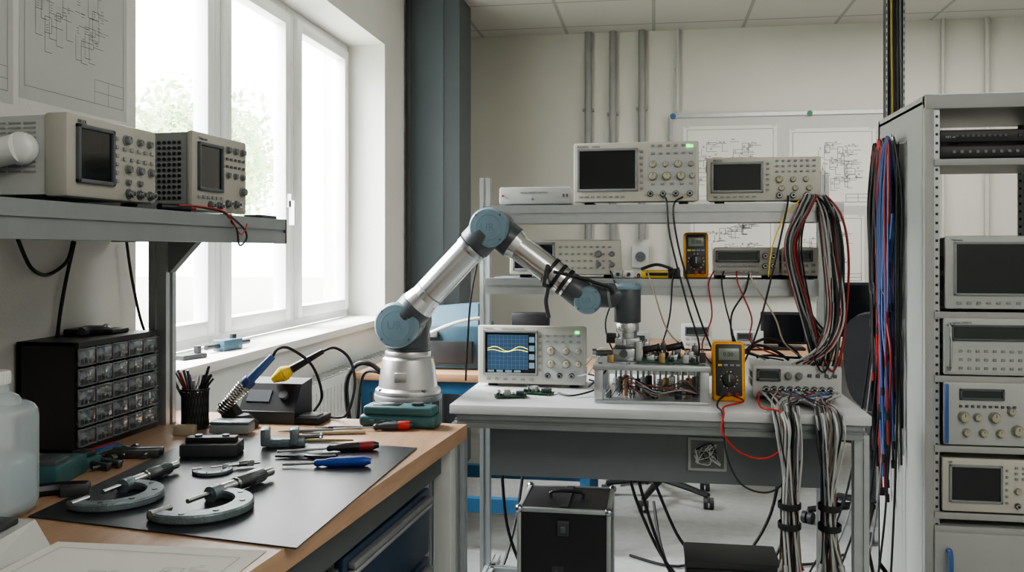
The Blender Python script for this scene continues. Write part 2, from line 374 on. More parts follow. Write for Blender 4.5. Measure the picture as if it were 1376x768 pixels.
def instrument(name,label,cat,loc,rz,w,h,d,bm,pm,el,feet=.01,bez=.016,taper=(.94,.9),vents='side',group=None,ventm='dark'):
    R=thing(name,label,cat,loc,RZ(rz),group)
    z0=feet; hh=h-feet
    g=G(); tx,tz=taper; o=.004
    ax=w*(1-tx)/2; az=hh*(1-tz)
    g.hexa([(o,bez,z0+o),(w-o,bez,z0+o),(w-ax,d,z0+o),(ax,d,z0+o)],[(o,bez,z0+hh-o),(w-o,bez,z0+hh-o),(w-ax,d,z0+hh-az),(ax,d,z0+hh-az)],bm)
    if vents=='side':
        for i in range(9):
            y=bez+.03+(d-bez-.06)*i/9
            for zz in (.35,.62):
                xo=ax*(y-bez)/(d-bez)
                g.box((xo+.0035,y,z0+hh*zz),(.003,(d-.09)/18,hh*.2),ventm); g.box((w-xo-.0035,y,z0+hh*zz),(.003,(d-.09)/18,hh*.2),ventm)
    if vents=='rows':
        for i in range(11):
            for j in range(6): g.box((.0045,bez+.030+j*.03,z0+hh*(.30+.058*i)),(.004,.024,hh*.022),ventm)
    if vents=='dots':
        for i in range(12):
            for j in range(11): g.cyl((.0045,bez+.018+i*.0125,z0+.028+j*.0125),(.0012,bez+.018+i*.0125,z0+.028+j*.0125),.0042,'black',seg=7)
    part('housing',R,g)
    g=G(); g.box((w/2,bez/2,z0+hh/2),(w,bez,hh),pm,bev=.006)
    for e in el:
        if e[0]=='patch': g.box((w*(e[1]+e[3])/2,-.0003,z0+hh*(e[2]+e[4])/2),(w*(e[3]-e[1]),.002,hh*(e[4]-e[2])),e[5],bev=.0006,seg=1)
        if e[0]=='text': g.text(e[1],e[4],e[5],T(w*e[2],-.0016,z0+hh*e[3])@FRONT)
    part('front_panel',R,g)
    for e in el:
        if e[0]=='screen':
            x0,a0,x1,a1=w*e[1],z0+hh*e[2],w*e[3],z0+hh*e[4]; b=.008
            g=G(); fm=e[6] if len(e)>6 else 'btnd'
            g.box(((x0+x1)/2,-.002,a0),(x1-x0+b,.010,b),fm,bev=.002);g.box(((x0+x1)/2,-.002,a1),(x1-x0+b,.010,b),fm,bev=.002)
            g.box((x0,-.002,(a0+a1)/2),(b,.010,a1-a0+b),fm,bev=.002);g.box((x1,-.002,(a0+a1)/2),(b,.010,a1-a0+b),fm,bev=.002)
            s=part('screen',R,g)
            g=G(); md=e[5]
            g.box(((x0+x1)/2,-.0005,(a0+a1)/2),(x1-x0,.003,a1-a0),'screen')
            if md=='wave':
                g.bx(x0+.012,x1-.03,-.0026,-.0020,a0+.016,a1-.012,'scrblue'); X0,X1,Z0,Z1=x0+.012,x1-.03,a0+.016,a1-.012
                for i in range(11): g.line((X0+(X1-X0)*i/10,-.0029,Z0),(X0+(X1-X0)*i/10,-.0029,Z1),.0005,'grid')
                for i in range(9): g.line((X0,-.0029,Z0+(Z1-Z0)*i/8),(X1,-.0029,Z0+(Z1-Z0)*i/8),.0005,'grid')
                for i in range(4): g.bx(x1-.026,x1-.008,-.0026,-.0020,Z0+(Z1-Z0)*(i+.15)/4,Z0+(Z1-Z0)*(i+.8)/4,'grid'); g.bx(x0+.012+i*.03,x0+.034+i*.03,-.0026,-.002,a0+.006,a0+.013,'grid')
                for off,am,ph in ((.60,.075,0),(.54,.035,.6)):
                    g.tube([(X0+(X1-X0)*i/40,-.0034,Z0+(Z1-Z0)*(off+am*sin(i/40*9.5+ph)*(.6+.4*sin(i/40*3)))) for i in range(41)],.0006,'wave',seg=5,sub=1)
            elif md in('lcd','lcdg'):
                g.bx(x0+.005,x1-.005,-.003,-.002,a0+.004,a1-.004,md)
            part('display',s,g)
        elif e[0]=='knobs':
            for (fx,fz,r) in e[1]: part('knob',R,knob_mesh(r,e[2]),(w*fx,0,z0+hh*fz))
        elif e[0]=='buttons':
            _,x0,a0,x1,a1,nx,nz,bw,bh,m=e
            for i in range(nx):
                for j in range(nz):
                    part('button',R,btn_mesh(bw,bh,m),(w*(x0+(x1-x0)*(i/(nx-1) if nx>1 else 0)),-.001,z0+hh*(a0+(a1-a0)*(j/(nz-1) if nz>1 else 0))))
        elif e[0]=='bncs':
            for fx,fz in e[1]: part('connector',R,bnc_mesh(),(w*fx,0,z0+hh*fz))
        elif e[0]=='led':
            part('indicator_light',R,btn_mesh(e[3],e[4],'green'),(w*e[1],-.001,z0+hh*e[2]))
    if 'foot%f'%feet not in _c:
        g=G(); g.box((0,0,feet/2),(.03,.02,feet),'rubber',bev=.002); _c['foot%f'%feet]=g.mesh('foot')
    for x in (.12,.88):
        for y in (.04,d-.04): part('foot',R,_c['foot%f'%feet],(w*x,y,0))
    return R
def bar_handle(R,x,z0,z1,out=.03,m='steel'):
    g=G(); g.tube([(x,0,z0),(x,-out,z0+.004),(x,-out,z1-.004),(x,0,z1)],.004,m,sub=3); part('handle',R,g)

# ------------------------------------------------------------------ left work desk
t=thing('work_desk','long work desk with beech laminate top','desk',(0,0,0))
P=[(-.486,2.285),(-1.43,2.355),(-1.43,.55),(-.62,.55)]
g=G(); g.hexa([(x,y,.812) for x,y in P][::-1],[(x,y,.85) for x,y in P][::-1],'wood')
part('worktop',t,g)
each('leg',t,lambda g:g.bx(-.555,-.51,2.20,2.262,0,.81,'ilight',bev=.004),lambda g:g.bx(-1.42,-1.37,2.24,2.30,0,.81,'ilight'),lambda g:g.bx(-.66,-.61,.62,.67,0,.81,'ilight'),lambda g:g.bx(-1.42,-1.37,.62,.67,0,.81,'ilight'))
g=G(); g.hexa([(-.66,.75,.74),(-.62,.75,.74),(-.535,2.20,.74),(-.575,2.20,.74)],[(-.66,.75,.811),(-.62,.75,.811),(-.535,2.20,.811),(-.575,2.20,.811)],'cabd'); part('rail',t,g)
t=thing('drawer_cabinet','grey under-desk cabinet with dark blue drawers','cabinet',(-.585,1.62,0),RZ(-3.9))
g=G(); g.bx(-.54,-.02,-.02,.54,.03,.735,'cabd',bev=.004); part('body',t,g)
for z0,z1 in ((.56,.72),(.38,.55),(.21,.37),(.05,.20)):
    g=G(); g.bx(-.02,.0,.0,.52,z0,z1,'dblue',bev=.004); d=part('drawer',t,g)
    g=G(); g.bx(0,.016,.02,.50,z1-.040,z1-.030,'alu',bev=.003); g.bx(0,.016,.02,.50,z1-.028,z1-.014,'alud',bev=.003); part('handle',d,g)
t=thing('cupboard','dark grey steel cupboard standing under the desk','cabinet',(-.63,.75,0),RZ(-3.9))
g=G(); g.bx(-.54,-.02,0,.83,.03,.735,'cabd',bev=.004); part('body',t,g)
g=G(); g.bx(-.02,0,.01,.82,.05,.72,'cabd',bev=.004); dd=part('door',t,g)
g=G(); g.tube([(0,.76,.50),(.025,.76,.51),(.025,.76,.60),(0,.76,.61)],.005,'alud',sub=3); part('handle',dd,g)
# shelf over left desk
t=thing('instrument_shelf','aluminium profile shelf standing over the desk','shelf',(0,0,0))
g=G(); g.bx(-1.43,-.965,.6,2.19,1.372,1.388,'bpanel'); part('shelf_board',t,g)
g=G(); g.prof((-.965,.6,1.357),(-.965,2.19,1.357),.03,'alud',h=.062); g.bx(-.985,-.949,2.19,2.20,1.325,1.389,'groove',bev=.003); part('front_rail',t,g)
each('post',t,lambda g:g.prof((-1.285,2.17,.85),(-1.285,2.17,1.372),.05,'alu'),lambda g:g.prof((-1.285,.8,.85),(-1.285,.8,1.372),.05))
g=G(); g.prof((-1.42,2.17,1.35),(-.98,2.17,1.35),.04,'alud'); g.hexa([(-1.26,2.155,1.25),(-1.26,2.185,1.25),(-1.26,2.185,1.33),(-1.26,2.155,1.33)],[(-1.255,2.155,1.25),(-1.255,2.185,1.25),(-1.18,2.185,1.33),(-1.18,2.155,1.33)],'alud'); part('bracket',t,g)
ZS=1.388
sc_el=[('screen',.10,.20,.46,.86,'off'),('buttons',.51,.25,.51,.8,1,6,.008,.007,'btn'),('knobs',[(.62,.8,.009),(.78,.8,.007),(.9,.8,.007),(.64,.42,.008),(.78,.42,.008),(.92,.42,.008),(.64,.25,.006),(.78,.25,.006)],'knob'),('buttons',.6,.55,.93,.68,5,2,.009,.007,'btn'),('bncs',[(.65,.1),(.78,.1),(.91,.1)]),('text','RIGOL',.1,.9,.009,'btnd')]
R=instrument('oscilloscope','grey-beige oscilloscope with white vented housing and folded handle','oscilloscope',(-1.02,1.415,ZS),90,.285,.165,.34,'ilight','beige',sc_el,taper=(.97,.93),bez=.045,vents='rows',ventm='igrey',feet=.016)
g=G(); g.cyl((.004,.083,.100),(-.018,.083,.100),.029,'white',bev=.006); g.tube([(-.016,.083,.100),(-.020,.13,.088),(-.022,.20,.060),(-.022,.30,.040)],lambda q:.026-.005*q,'white',seg=16); g.sph((-.014,.083,.100),.029,'white',sc=(.5,1,1)); g.sph((-.022,.30,.040),.021,'white'); part('carrying_handle',R,g,label='white folded carrying handle')
instrument('oscilloscope','grey oscilloscope with perforated side on the shelf','oscilloscope',(-1.02,1.845,ZS),88,.25,.19,.30,'igrey','beige',[('screen',.10,.28,.50,.85,'off'),('knobs',[(.62,.84,.008),(.76,.84,.008),(.9,.84,.008),(.62,.5,.007),(.76,.5,.007),(.9,.5,.007),(.9,.3,.01)],'knob'),('buttons',.6,.62,.92,.72,5,2,.008,.006,'btnd'),('buttons',.1,.18,.5,.18,6,1,.01,.007,'btn'),('bncs',[(.3,.08),(.45,.08),(.62,.12),(.78,.12)]),('text','Tektronix',.1,.9,.009,'btnd')],taper=(.99,.97),vents='dots')
cable('black cable hanging on the wall under the shelf',[(-1.42,1.80,1.335),(-1.41,1.83,1.27),(-1.42,1.90,1.25),(-1.42,1.97,1.28),(-1.425,2.0,1.33)],.0045,'rubber')
cable('black cable hanging down behind the drawers',[(-1.42,2.0,1.33),(-1.425,1.97,1.22),(-1.43,1.95,1.1),(-1.434,1.95,.95)],.0045,'rubber')
cable('thin black cable hanging down beside the post',[(-1.42,2.22,1.33),(-1.415,2.24,1.22),(-1.39,2.26,1.08),(-1.30,2.235,.97),(-1.25,2.24,.88)],.004,'rubber')
t=thing('test_probe','red and black test probe lying on the shelf','probe',(0,0,0))
g=G(); g.tube([(-.985,1.66,1.402),(-.975,1.73,1.404),(-.965,1.80,1.400),(-.95,1.86,1.392),(-.94,1.93,1.36),(-.937,1.94,1.335),(-.935,1.90,1.32),(-.938,1.89,1.36),(-.97,1.89,1.391)],.0022,'rubber'); part('lead',t,g)
g=G(); g.tube([(-.97,1.70,1.402),(-.96,1.78,1.402),(-.942,1.85,1.392),(-.937,1.91,1.345),(-.94,1.95,1.37)],.0016,'red'); part('earth_lead',t,g)
g=G(); g.cyl((-.99,1.66,1.397),(-.975,1.75,1.397),.007,'black'); g.cyl((-.975,1.75,1.397),(-.972,1.77,1.397),.003,'red'); part('handle',t,g)
g=G(); g.box((0,0,.005),(.05,.09,.01),'dark',bev=.003); solo('adapter_plate','small black adapter lying on the shelf','adapter',g,(-1.0,2.15,ZS))

# small parts cabinet
t=thing('parts_cabinet','black small-parts cabinet with clear drawers','organizer',(-1.275,1.81,.85))
W=.32;Hh=.25
g=G(); g.bx(-.155,-.01,0,W,0,.008,'black');g.bx(-.155,-.01,0,W,Hh-.008,Hh,'black');g.bx(-.155,-.01,0,.008,0,Hh,'black');g.bx(-.155,-.01,W-.008,W,0,Hh,'black');g.bx(-.155,-.145,0,W,0,Hh,'black')
for i in range(1,5): g.bx(-.15,-.01,i*W/5-.002,i*W/5+.002,.008,Hh-.008,'black')
g.bx(-.012,0,0,W,0,.012,'black'); g.bx(-.012,0,0,W,Hh-.012,Hh,'black')
part('cabinet_body',t,g)
dw=W/5-.005
g=G(); g.box((0,0,0),(.004,dw,.040),'trdraw',bev=.001); g.box((.004,0,.017),(.008,dw,.002),'cab_g',bev=.0008); g.box((.004,0,-.0185),(.006,dw,.002),'cab_g'); g.box((.005,0,-.004),(.007,.018,.008),'trdraw',bev=.001)
for q in (-.018,-.004,.012): g.box((.0022,q,-.010),(.0008,.010,.012),['dark','steeld','btnd'][int((q+.02)*60)%3])
g.box((-.05,0,-.012),(.09,dw-.006,.008),'trdraw'); dm=g.mesh('drawer')
for i in range(5):
    for j in range(5): part('drawer',t,dm,(-.003,W/5*(i+.5),.034+j*.0455))
g=G(); g.tube([(-.02,0,.012),(-.03,.03,.014),(-.01,.07,.012),(-.02,.10,.014)],.010,'dark'); g.box((-.05,.06,.008),(.06,.09,.016),'black',bev=.004); g.box((0,.1,.006),(.04,.07,.012),'dark',bev=.003); solo('glasses_case','black rubber case lying on top of the cabinet','case',g,(-1.34,1.94,1.1005))

# mat
g=G(); Pm=[(-1.06,1.37),(-.541,1.289),(-.54,1.985),(-1.10,2.05)]
g.hexa([(x,y,.8503) for x,y in Pm],[(x,y,.853) for x,y in Pm],'mat'); solo('work_mat','dark grey rubber work mat lying on the desk','mat',g)
ZM=.853
g=G(); Pp=[(-.92,.75),(-.585,.80),(-.583,1.275),(-.925,1.262)]
g.hexa([(x,y,.8504) for x,y in Pp],[(x,y,.8512) for x,y in Pp],'paper')
drawing(g,0,.32,0,.44,T(-.915,.82,.8517)@RX(-90),random.Random(11),.0009,22)
solo('technical_drawing','white sheet with fine line drawing on the desk','drawing',g)

# micrometers
def micrometer(label,anvil,ang,s,group='micrometers on the mat'):
    R=thing('micrometer',label,'micrometer',(anvil[0],anvil[1],ZM),RZ(ang),group)
    g=G(); n=28; out=[];inn=[]
    cx,cy=.065*s,-.012*s
    for i in range(n+1):
        a=radians(160+(380-160)*i/n)
        k=1-.45*abs(2*i/n-1)**3
        out.append((cx+(.068+.024*k)*s*cos(a),cy+(.068+.027*k)*s*sin(a))); inn.append((cx+.066*s*cos(a)*(1-.03*k),cy+.063*s*sin(a)))
    inn=[(cx+(x-cx)*.95,cy+(y-cy)*.95) for x,y in inn]
    vs=[];fs=[]; z1=.016*s
    for z,o in ((.001,.0),(z1*.25,1),(z1*.8,1),(z1,0)):
        q=.0 if o else .0025*s
        vs+=[(x-(x-cx)/(.09*s)*q,y-(y-cy)/(.09*s)*q,z) for x,y in out]+[(x+(x-cx)/(.06*s)*q,y+(y-cy)/(.06*s)*q,z) for x,y in inn]
    k=n+1
    for L in range(3):
        A=L*2*k;B=(L+1)*2*k
        for i in range(n): fs+=[(A+i,B+i,B+i+1,A+i+1),(A+k+i,A+k+i+1,B+k+i+1,B+k+i)]
        fs+=[(A,A+k,B+k,B),(A+n,B+n,B+k+n,A+k+n)]
    Z=6*k
    for i in range(n): fs+=[(i,i+1,k+i+1,k+i),(Z+i,Z+k+i,Z+k+i+1,Z+i+1)]
    g.add(vs,fs,'mic')
    g.cyl((.135*s,0,.001+.010*s),(.112*s,0,.001+.010*s),.014*s,'mic',seg=16)
    for i in (6,11,17,22):
        a=radians(160+220*i/n); c=(cx+.077*s*cos(a),cy+.077*s*sin(a)); g.cyl((*c,z1-.001),(*c,z1+.0012),.005*s,'steeld',seg=12)
    part('frame',R,g)
    zc=.010*s+.004
    g=G(); g.cyl((-.020*s,0,zc),(.022*s,0,zc),.0055*s,'steel',seg=14); part('anvil',R,g)
    g=G(); g.cyl((.060*s,0,zc),(.13*s,0,zc),.0042*s,'steel',seg=14); part('spindle',R,g)
    g=G(); g.cyl((.122*s,0,zc),(.20*s,0,zc),.0092*s,'steel',seg=18); part('sleeve',R,g)
    g=G(); g.cyl((.180*s,0,zc),(.25*s,0,zc),.0125*s,'steeld',seg=28,bev=.0015)
    for i in range(20):
        a=2*pi*i/20; g.box((.232*s,.0125*s*cos(a),zc+.0125*s*sin(a)),(.03*s,.0014,.0014),'steel')
    g.cyl((.175*s,0,zc),(.185*s,0,zc),.0115*s,'steel',seg=24); g.cyl((.25*s,0,zc),(.275*s,0,zc),.0082*s,'steel',seg=18); part('thimble',R,g)
micrometer('large enamelled outside micrometer with C-shaped frame',(-.825,1.385),76,1.07)
micrometer('outside micrometer with steel thimble lying on the mat',(-1.0,1.42),84,1.0)
micrometer('small outside micrometer near the black block',(-.925,1.69),35,.46)

def screwdriver(label,tip,end,hf,hm,hm2,r=.011,z=ZM):
    a=Vector((tip[0],tip[1],z+.006)); b=Vector((end[0],end[1],z+r+.0005)); R=thing('screwdriver',label,'screwdriver',(a.x,a.y,z),None,'screwdrivers on the mat')
    o=Vector((a.x,a.y,z)); a=a-o;b=b-o; h=a.lerp(b,hf); d=(b-a).normalized(); L=(b-h).length
    g=G(); g.cyl(a,h,.0028,'steel',seg=10); g.box(a+d*.004,(.006,.002,.005),'steel',rot=frame_to((0,0,0),d)); part('shaft',R,g)
    g=G(); A=frame_to(h,b)
    g.lathe([(r*.5,0),(r*.75,L*.05),(r*.6,L*.14),(r*.95,L*.3),(r,L*.6),(r*.95,L*.9),(r*.55,L)],hm,A,seg=10)
    hd=part('handle',R,g)
    g=G(); g.lathe([(r*.98,L*.62),(r*1.03,L*.64),(r*1.0,L*.88),(r*.96,L*.9)],hm2,A,seg=14); part('grip',hd,g)
screwdriver('screwdriver with black and red handle on the mat',(-.83,1.87),(-.62,1.95),.48,'black','redd',.0105)
screwdriver('screwdriver with blue transparent handle on the mat',(-.77,1.76),(-.59,1.80),.36,'blue','blue',.0105)
screwdriver('screwdriver with red and black handle near the teal tester',(-.80,2.14),(-.605,2.19),.5,'dark','red',.012,z=.85)
def rod(name,label,cat,a,b,r,m,z,tip='steel',group=None):
    g=G(); A=Vector((a[0],a[1],z+r));B=Vector((b[0],b[1],z+r)); g.cyl(A,A.lerp(B,.3),r*.35,tip,r2=r*.8,seg=10); g.cyl(A.lerp(B,.3),B,r,m,seg=12,bev=r*.2); return solo(name,label,cat,g,group=group)
rod('scribing_tool','thin grey scribing tool on the desk','tool',(-.93,2.10),(-.80,2.14),.004,'cab_g',.85)
rod('scribing_tool','thin black scriber lying beside the tweezers','tool',(-.86,2.165),(-.74,2.18),.004,'dark',.85)
rod('marker_pen','beige pen lying on the desk','pen',(-.86,2.085),(-.71,2.125),.0045,'skin_tan',.85)
g=G(); 
for q in (-1,1): g.tube([(-.075,0,.003),(-.02,q*.006,.003),(.04,q*.006,.003),(.075,0,.003)],.0022,'gold',seg=6)
solo('tweezers','brass-coloured pair of tweezers on the mat','tweezers',g,(-.78,2.01,ZM),RZ(10))
g=G(); 
for q in (-1,1): g.tube([(-.06,0,.005),(-.01,q*.004,.005),(.03,-q*.010,.005),(.075,-q*.013,.006)],lambda v:.003+.002*v,'steeld' ,seg=8)
solo('pliers','small dark steel pliers lying on the mat','pliers',g,(-.76,1.845,ZM),RZ(10))
t=thing('machinist_block','black clamping block lying on the mat','block',(-.975,1.85,ZM),RZ(12))
g=G(); g.box((0,0,.014),(.125,.07,.028),'dark',bev=.004); g.box((0,.0,.034),(.11,.03,.012),'black',bev=.002); part('body',t,g)
each('screw',t,lambda g:g.cyl((-.03,0,.037),(-.03,0,.044),.008,'steeld'),lambda g:g.cyl((.03,0,.037),(.03,0,.044),.008,'steeld'))
t=thing('hand_vise','grey-green miniature vise lying on the mat','vise',(-.845,1.95,ZM),RZ(20))
g=G(); g.box((0,0,.010),(.09,.03,.02),'mic',bev=.004); part('base',t,g)
each('jaw',t,lambda g:g.box((-.045,0,.025),(.02,.045,.04),'mic',bev=.004),lambda g:g.box((.02,0,.024),(.02,.045,.038),'mic',bev=.004))
g=G(); g.cyl((.02,0,.02),(.085,0,.02),.005,'steeld'); g.cyl((.08,-.025,.02),(.08,.025,.02),.003,'steel',seg=10); part('screw',t,g)
def clamp(loc,rz,label,s=1):
    t=thing('toolmaker_clamp',label,'clamp',loc,RZ(rz),'clamps on the desk')
    each('jaw',t,lambda g:g.box((0,.018*s,.012*s),(.13*s,.016*s,.02*s),'steeld',bev=.004),lambda g:g.box((0,-.018*s,.012*s),(.13*s,.016*s,.02*s),'dark',bev=.004))
    each('screw',t,lambda g:(g.cyl((-.02*s,-.045*s,.012*s),(-.02*s,.05*s,.012*s),.005*s,'steeld',seg=12),g.cyl((-.02*s,.05*s,.012*s),(-.02*s,.065*s,.012*s),.010*s,'steeld')),lambda g:g.cyl((.035*s,-.05*s,.012*s),(.035*s,.045*s,.012*s),.005*s,'steeld',seg=12))
clamp((-1.135,1.81,.85),15,'dark steel parallel clamp beside the mat',.85)
clamp((-1.155,1.71,.85),-20,'black steel clamp beside the green tray',.75)
g=G(); g.box((0,0,.012),(.05,.03,.024),'skin_tan',bev=.003); solo('eraser_block','beige abrasive block next to the pen cup','block',g,(-1.15,2.045,.8501),RZ(5))
t=thing('plastic_box','grey-green plastic box with clear lid','box',(-1.04,2.075,.8531),RZ(8))
g=G(); g.box((0,0,.012),(.10,.05,.022),'igrey',bev=.003); part('body',t,g); g=G(); g.box((0,0,.027),(.10,.05,.008),'mic',bev=.003); part('lid',t,g)
t=thing('parts_tray','dark green plastic tray beside the parts cabinet','tray',(-1.19,1.60,.85),RZ(10))
g=G(); g.box((0,0,.02),(.09,.13,.04),'teal',bev=.005); part('tray_body',t,g); g=G(); g.box((0,-.02,.043),(.07,.06,.01),'cabd',bev=.002); part('lid',t,g)
g=G(); g.tube([(-.05,0,.012),(0,.01,.012),(.05,0,.012)],.012,'black'); g.box((.03,0,.01),(.05,.04,.02),'dark',bev=.004); solo('cable_stripper','black cable stripping tool lying on the desk','tool',g,(-1.10,1.50,.85),RZ(30))
g=G(); g.box((0,0,.012),(.07,.05,.024),'teal',bev=.004); g.box((.01,0,.03),(.04,.03,.012),'dark',bev=.003); solo('connector_block','dark green connector block lying on the desk','block',g,(-1.20,1.71,.85),RZ(-15))
for i,(m,l) in enumerate((('redd','red'),('blue','blue'),('teal','green'),('dark','black'))):
    rod('marker_pen',l+' marker pen lying beside the parts cabinet','pen',(-1.255+.017*i,1.76),(-1.24+.017*i,1.89-.01*i),.007,m,.85,tip=m,group='marker pens by the cabinet')
t=thing('pen_cup','black wire mesh cup full of pens and tools','cup',(-1.17,2.13,.85))
g=G(); n=26
for i in range(n):
    a=2*pi*i/n; g.cyl((.034*cos(a),.034*sin(a),0.001),(.034*cos(a+.5),.034*sin(a+.5),.10),.0012,'black',seg=5); g.cyl((.034*cos(a),.034*sin(a),.001),(.034*cos(a-.5),.034*sin(a-.5),.10),.0012,'black',seg=5)
g.lathe([(.035,.097),(.037,.097),(.037,.103),(.035,.103)],'black',caps=False); g.lathe([(.034,0),(.036,0),(.036,.006),(.034,.006)],'black'); g.lathe([(.0325,.002),(.0325,.095)],'dark',caps=True)
part('mesh_body',t,g)
for i in range(14):
    a=i*2.4; r=.022; c=['black','dark','steeld','black','teal','black','steel','redd','black','dark','cab_w','black','steeld','black'][i]
    g=G(); top=Vector((.045*cos(a),.045*sin(a),.125+.045*random.random())); bot=Vector((r*cos(a),r*sin(a),.096)); d=(top-bot).normalized()
    g.cyl(bot,top,.0036,c,seg=8,bev=.0008)
    solo('pen','dark pen standing in the mesh cup' if c in('black','dark','steeld') else 'coloured pen standing in the mesh cup','pen',g,(-1.17,2.13,.85),group='pens in the cup')
t=thing('iron_stand','black soldering iron holder with coil spring','stand',(-1.065,2.15,.85))
g=G(); g.lathe([(.048,0),(.052,.004),(.052,.014),(.040,.026),(.030,.034)],'black',Matrix.Diagonal((1.1,.85,1,1))); g.hexa([(-.03,-.02,.02),(.02,-.02,.02),(.02,.02,.02),(-.03,.02,.02)],[(-.045,-.014,.062),(-.020,-.014,.075),(-.020,.014,.075),(-.045,.014,.062)],'black'); part('base',t,g)
g=G(); P0=Vector((-.040,-.018,.040)); P1=Vector((.022,-.002,.108)); d=P1-P0; F=frame_to(P0,P1); L=d.length
g.tube([F@Vector(((.011+.008*i/190)*cos(i*.42),(.011+.008*i/190)*sin(i*.42),L*i/190)) for i in range(191)],.0016,'slv',seg=6,sub=1); part('coil_spring',t,g)
t=thing('soldering_iron','soldering iron with blue handle in the coil holder','soldering iron',(-1.065,2.15,.85))
g=G(); g.cyl(P0+d*.1,P1+d*.05,.005,'steeld'); part('barrel',t,g)
g=G(); u=d.normalized(); g.cyl(P1+u*.006,P1+u*.105,.0125,'bluec',r2=.009,bev=.002); g.cyl(P1+u*.003,P1+u*.024,.017,'blued',bev=.003); part('handle',t,g)
g=G(); e=P1+u*.105; g.tube([e,e+u*.02+Vector((0,0,.004)),(.125,.05,.20),(.165,.10,.15),(.165,.17,.06),(.13,.20,.01)],.0038,'rubber'); part('cord',t,g)
t=thing('soldering_station','black soldering station with display and tray','soldering station',(-1.09,2.21,.85))
g=G(); g.prism([(0,0),(.125,0),(.125,.105),(.055,.095),(0,.030)],(0,0,0),(.155,0,0),'black') if 0 else g.add([(0,0,0),(0,.125,0),(0,.125,.105),(0,.055,.098),(0,0,.032),(.155,0,0),(.155,.125,0),(.155,.125,.105),(.155,.055,.098),(.155,0,.032)],[(4,3,2,1,0),(5,6,7,8,9),(0,1,6,5),(1,2,7,6),(2,3,8,7),(3,4,9,8),(4,0,5,9)],'black')
g.box((.0775,.0,.016),(.16,.006,.034),'dark',bev=.002); part('housing',t,g)
SL=math.degrees(math.atan2(.066,.055))
g=G(); g.box((.045,.030,.0685),(.055,.028,.003),'lcd',rot=RX(SL)); g.box((.045,.0295,.068),(.065,.036,.003),'btnd',rot=RX(SL)); part('display',t,g)
g=G(); g.cyl((.115,.033,.066),(.115,.023,.075),.012,'btnd'); part('knob',t,g)
g=G(); g.box((.192,.04,.010),(.070,.09,.02),'black',bev=.005); g.box((.192,.03,.021),(.05,.05,.006),'cab_g',bev=.002); part('tray',t,g)
t=thing('soldering_iron','soldering iron with yellow grip resting in the station','soldering iron',(-1.09,2.21,.85))
g=G(); a=Vector((.075,.045,.108)); b=Vector((.205,.08,.185)); g.cyl(a,a.lerp(b,.22),.010,'yel2',r2=.021,bev=.003); g.cyl(a.lerp(b,.22),a.lerp(b,.38),.021,'yel2',r2=.012,bev=.003); g.cyl(a.lerp(b,.38),b,.0115,'black',r2=.007); part('handle',t,g)
g=G(); g.tube([b,b+Vector((.03,.010,.008)),(.275,.09,.165),(.295,.08,.10),(.28,.07,.025),(.25,.08,.006),(.20,.10,.006)],.0038,'rubber'); part('cord',t,g)
t=thing('handheld_tester','teal handheld tester lying on the desk corner','tester',(-.748,2.208,.85),RZ(-3))
g=G(); g.box((.095,.035,.016),(.21,.075,.032),'teal',bev=.012,seg=3); g.box((.095,.035,.042),(.19,.064,.026),'teal',bev=.009,seg=3); part('case_body',t,g)
g=G(); g.box((.06,.035,.0555),(.07,.04,.003),'lcd',bev=.001); part('display',t,g)
g=G(); g.cyl((.14,.035,.055),(.14,.035,.062),.016,'dark'); part('dial',t,g)
for i in range(4): part('button',t,btn_mesh(.014,.006,'btnd'),(.03+.03*i,-.0045,.018))
t=thing('plastic_bottle','translucent plastic wash bottle with liquid and bent spout','bottle',(-1.118,1.36,.85))
g=G(); g.box((0,0,.10),(.115,.115,.20),'milk',bev=.028,seg=4); g.lathe([(.045,.195),(.038,.208),(.024,.216),(.022,.235)],'milk',caps=False); part('bottle_body',t,g)
g=G(); g.box((0,0,.057),(.106,.106,.106),'liquid',bev=.022,seg=3); part('liquid',t,g)
g=G(); g.cyl((0,0,.228),(0,0,.252),.025,'white',bev=.003)
for i in range(24):
    a=2*pi*i/24; g.box((.025*cos(a),.025*sin(a),.24),(.002,.002,.018),'white')
part('cap',t,g)
g=G(); g.cyl((0,0,.25),(0,0,.268),.010,'white',r2=.006); g.tube([(0,0,.26),(0,0,.295),(-.01,-.01,.315),(-.04,-.03,.30)],.005,'white'); part('spout',t,g)
t=thing('desk_instrument','small grey instrument with sloped keypad','instrument',(-1.10,1.10,.85))
g=G(); g.hexa([(0,0,0),(.17,0,0),(.175,.145,0),(0,.145,0)],[(.01,.01,.030),(.155,.01,.030),(.160,.13,.045),(.01,.13,.045)],'ilight'); part('housing',t,g)
g=G(); g.box((.10,.09,.047),(.09,.05,.012),'dark',bev=.004); part('clip',t,g)
g=G(); g.box((.03,.12,.048),(.02,.02,.012),'red',bev=.003); part('button',t,g)

t=thing('sill_gadget','small blue measuring clamp on the window sill','tool',(-1.50,2.96,.952),RZ(80))
g=G(); g.box((0,0,.02),(.11,.05,.04),'mach',bev=.006); part('body',t,g); g=G(); g.cyl((-.12,0,.02),(.12,0,.02),.009,'steeld'); g.cyl((.03,0,.04),(.03,0,.055),.012,'dark'); part('spindle',t,g)
g=G(); g.box((0,0,.008),(.10,.05,.016),'dark',bev=.004); g.cyl((.03,0,.016),(.03,0,.04),.012,'steeld'); solo('sill_tool','dark metal fitting lying on the window sill','tool',g,(-1.50,2.70,.952),RZ(70))

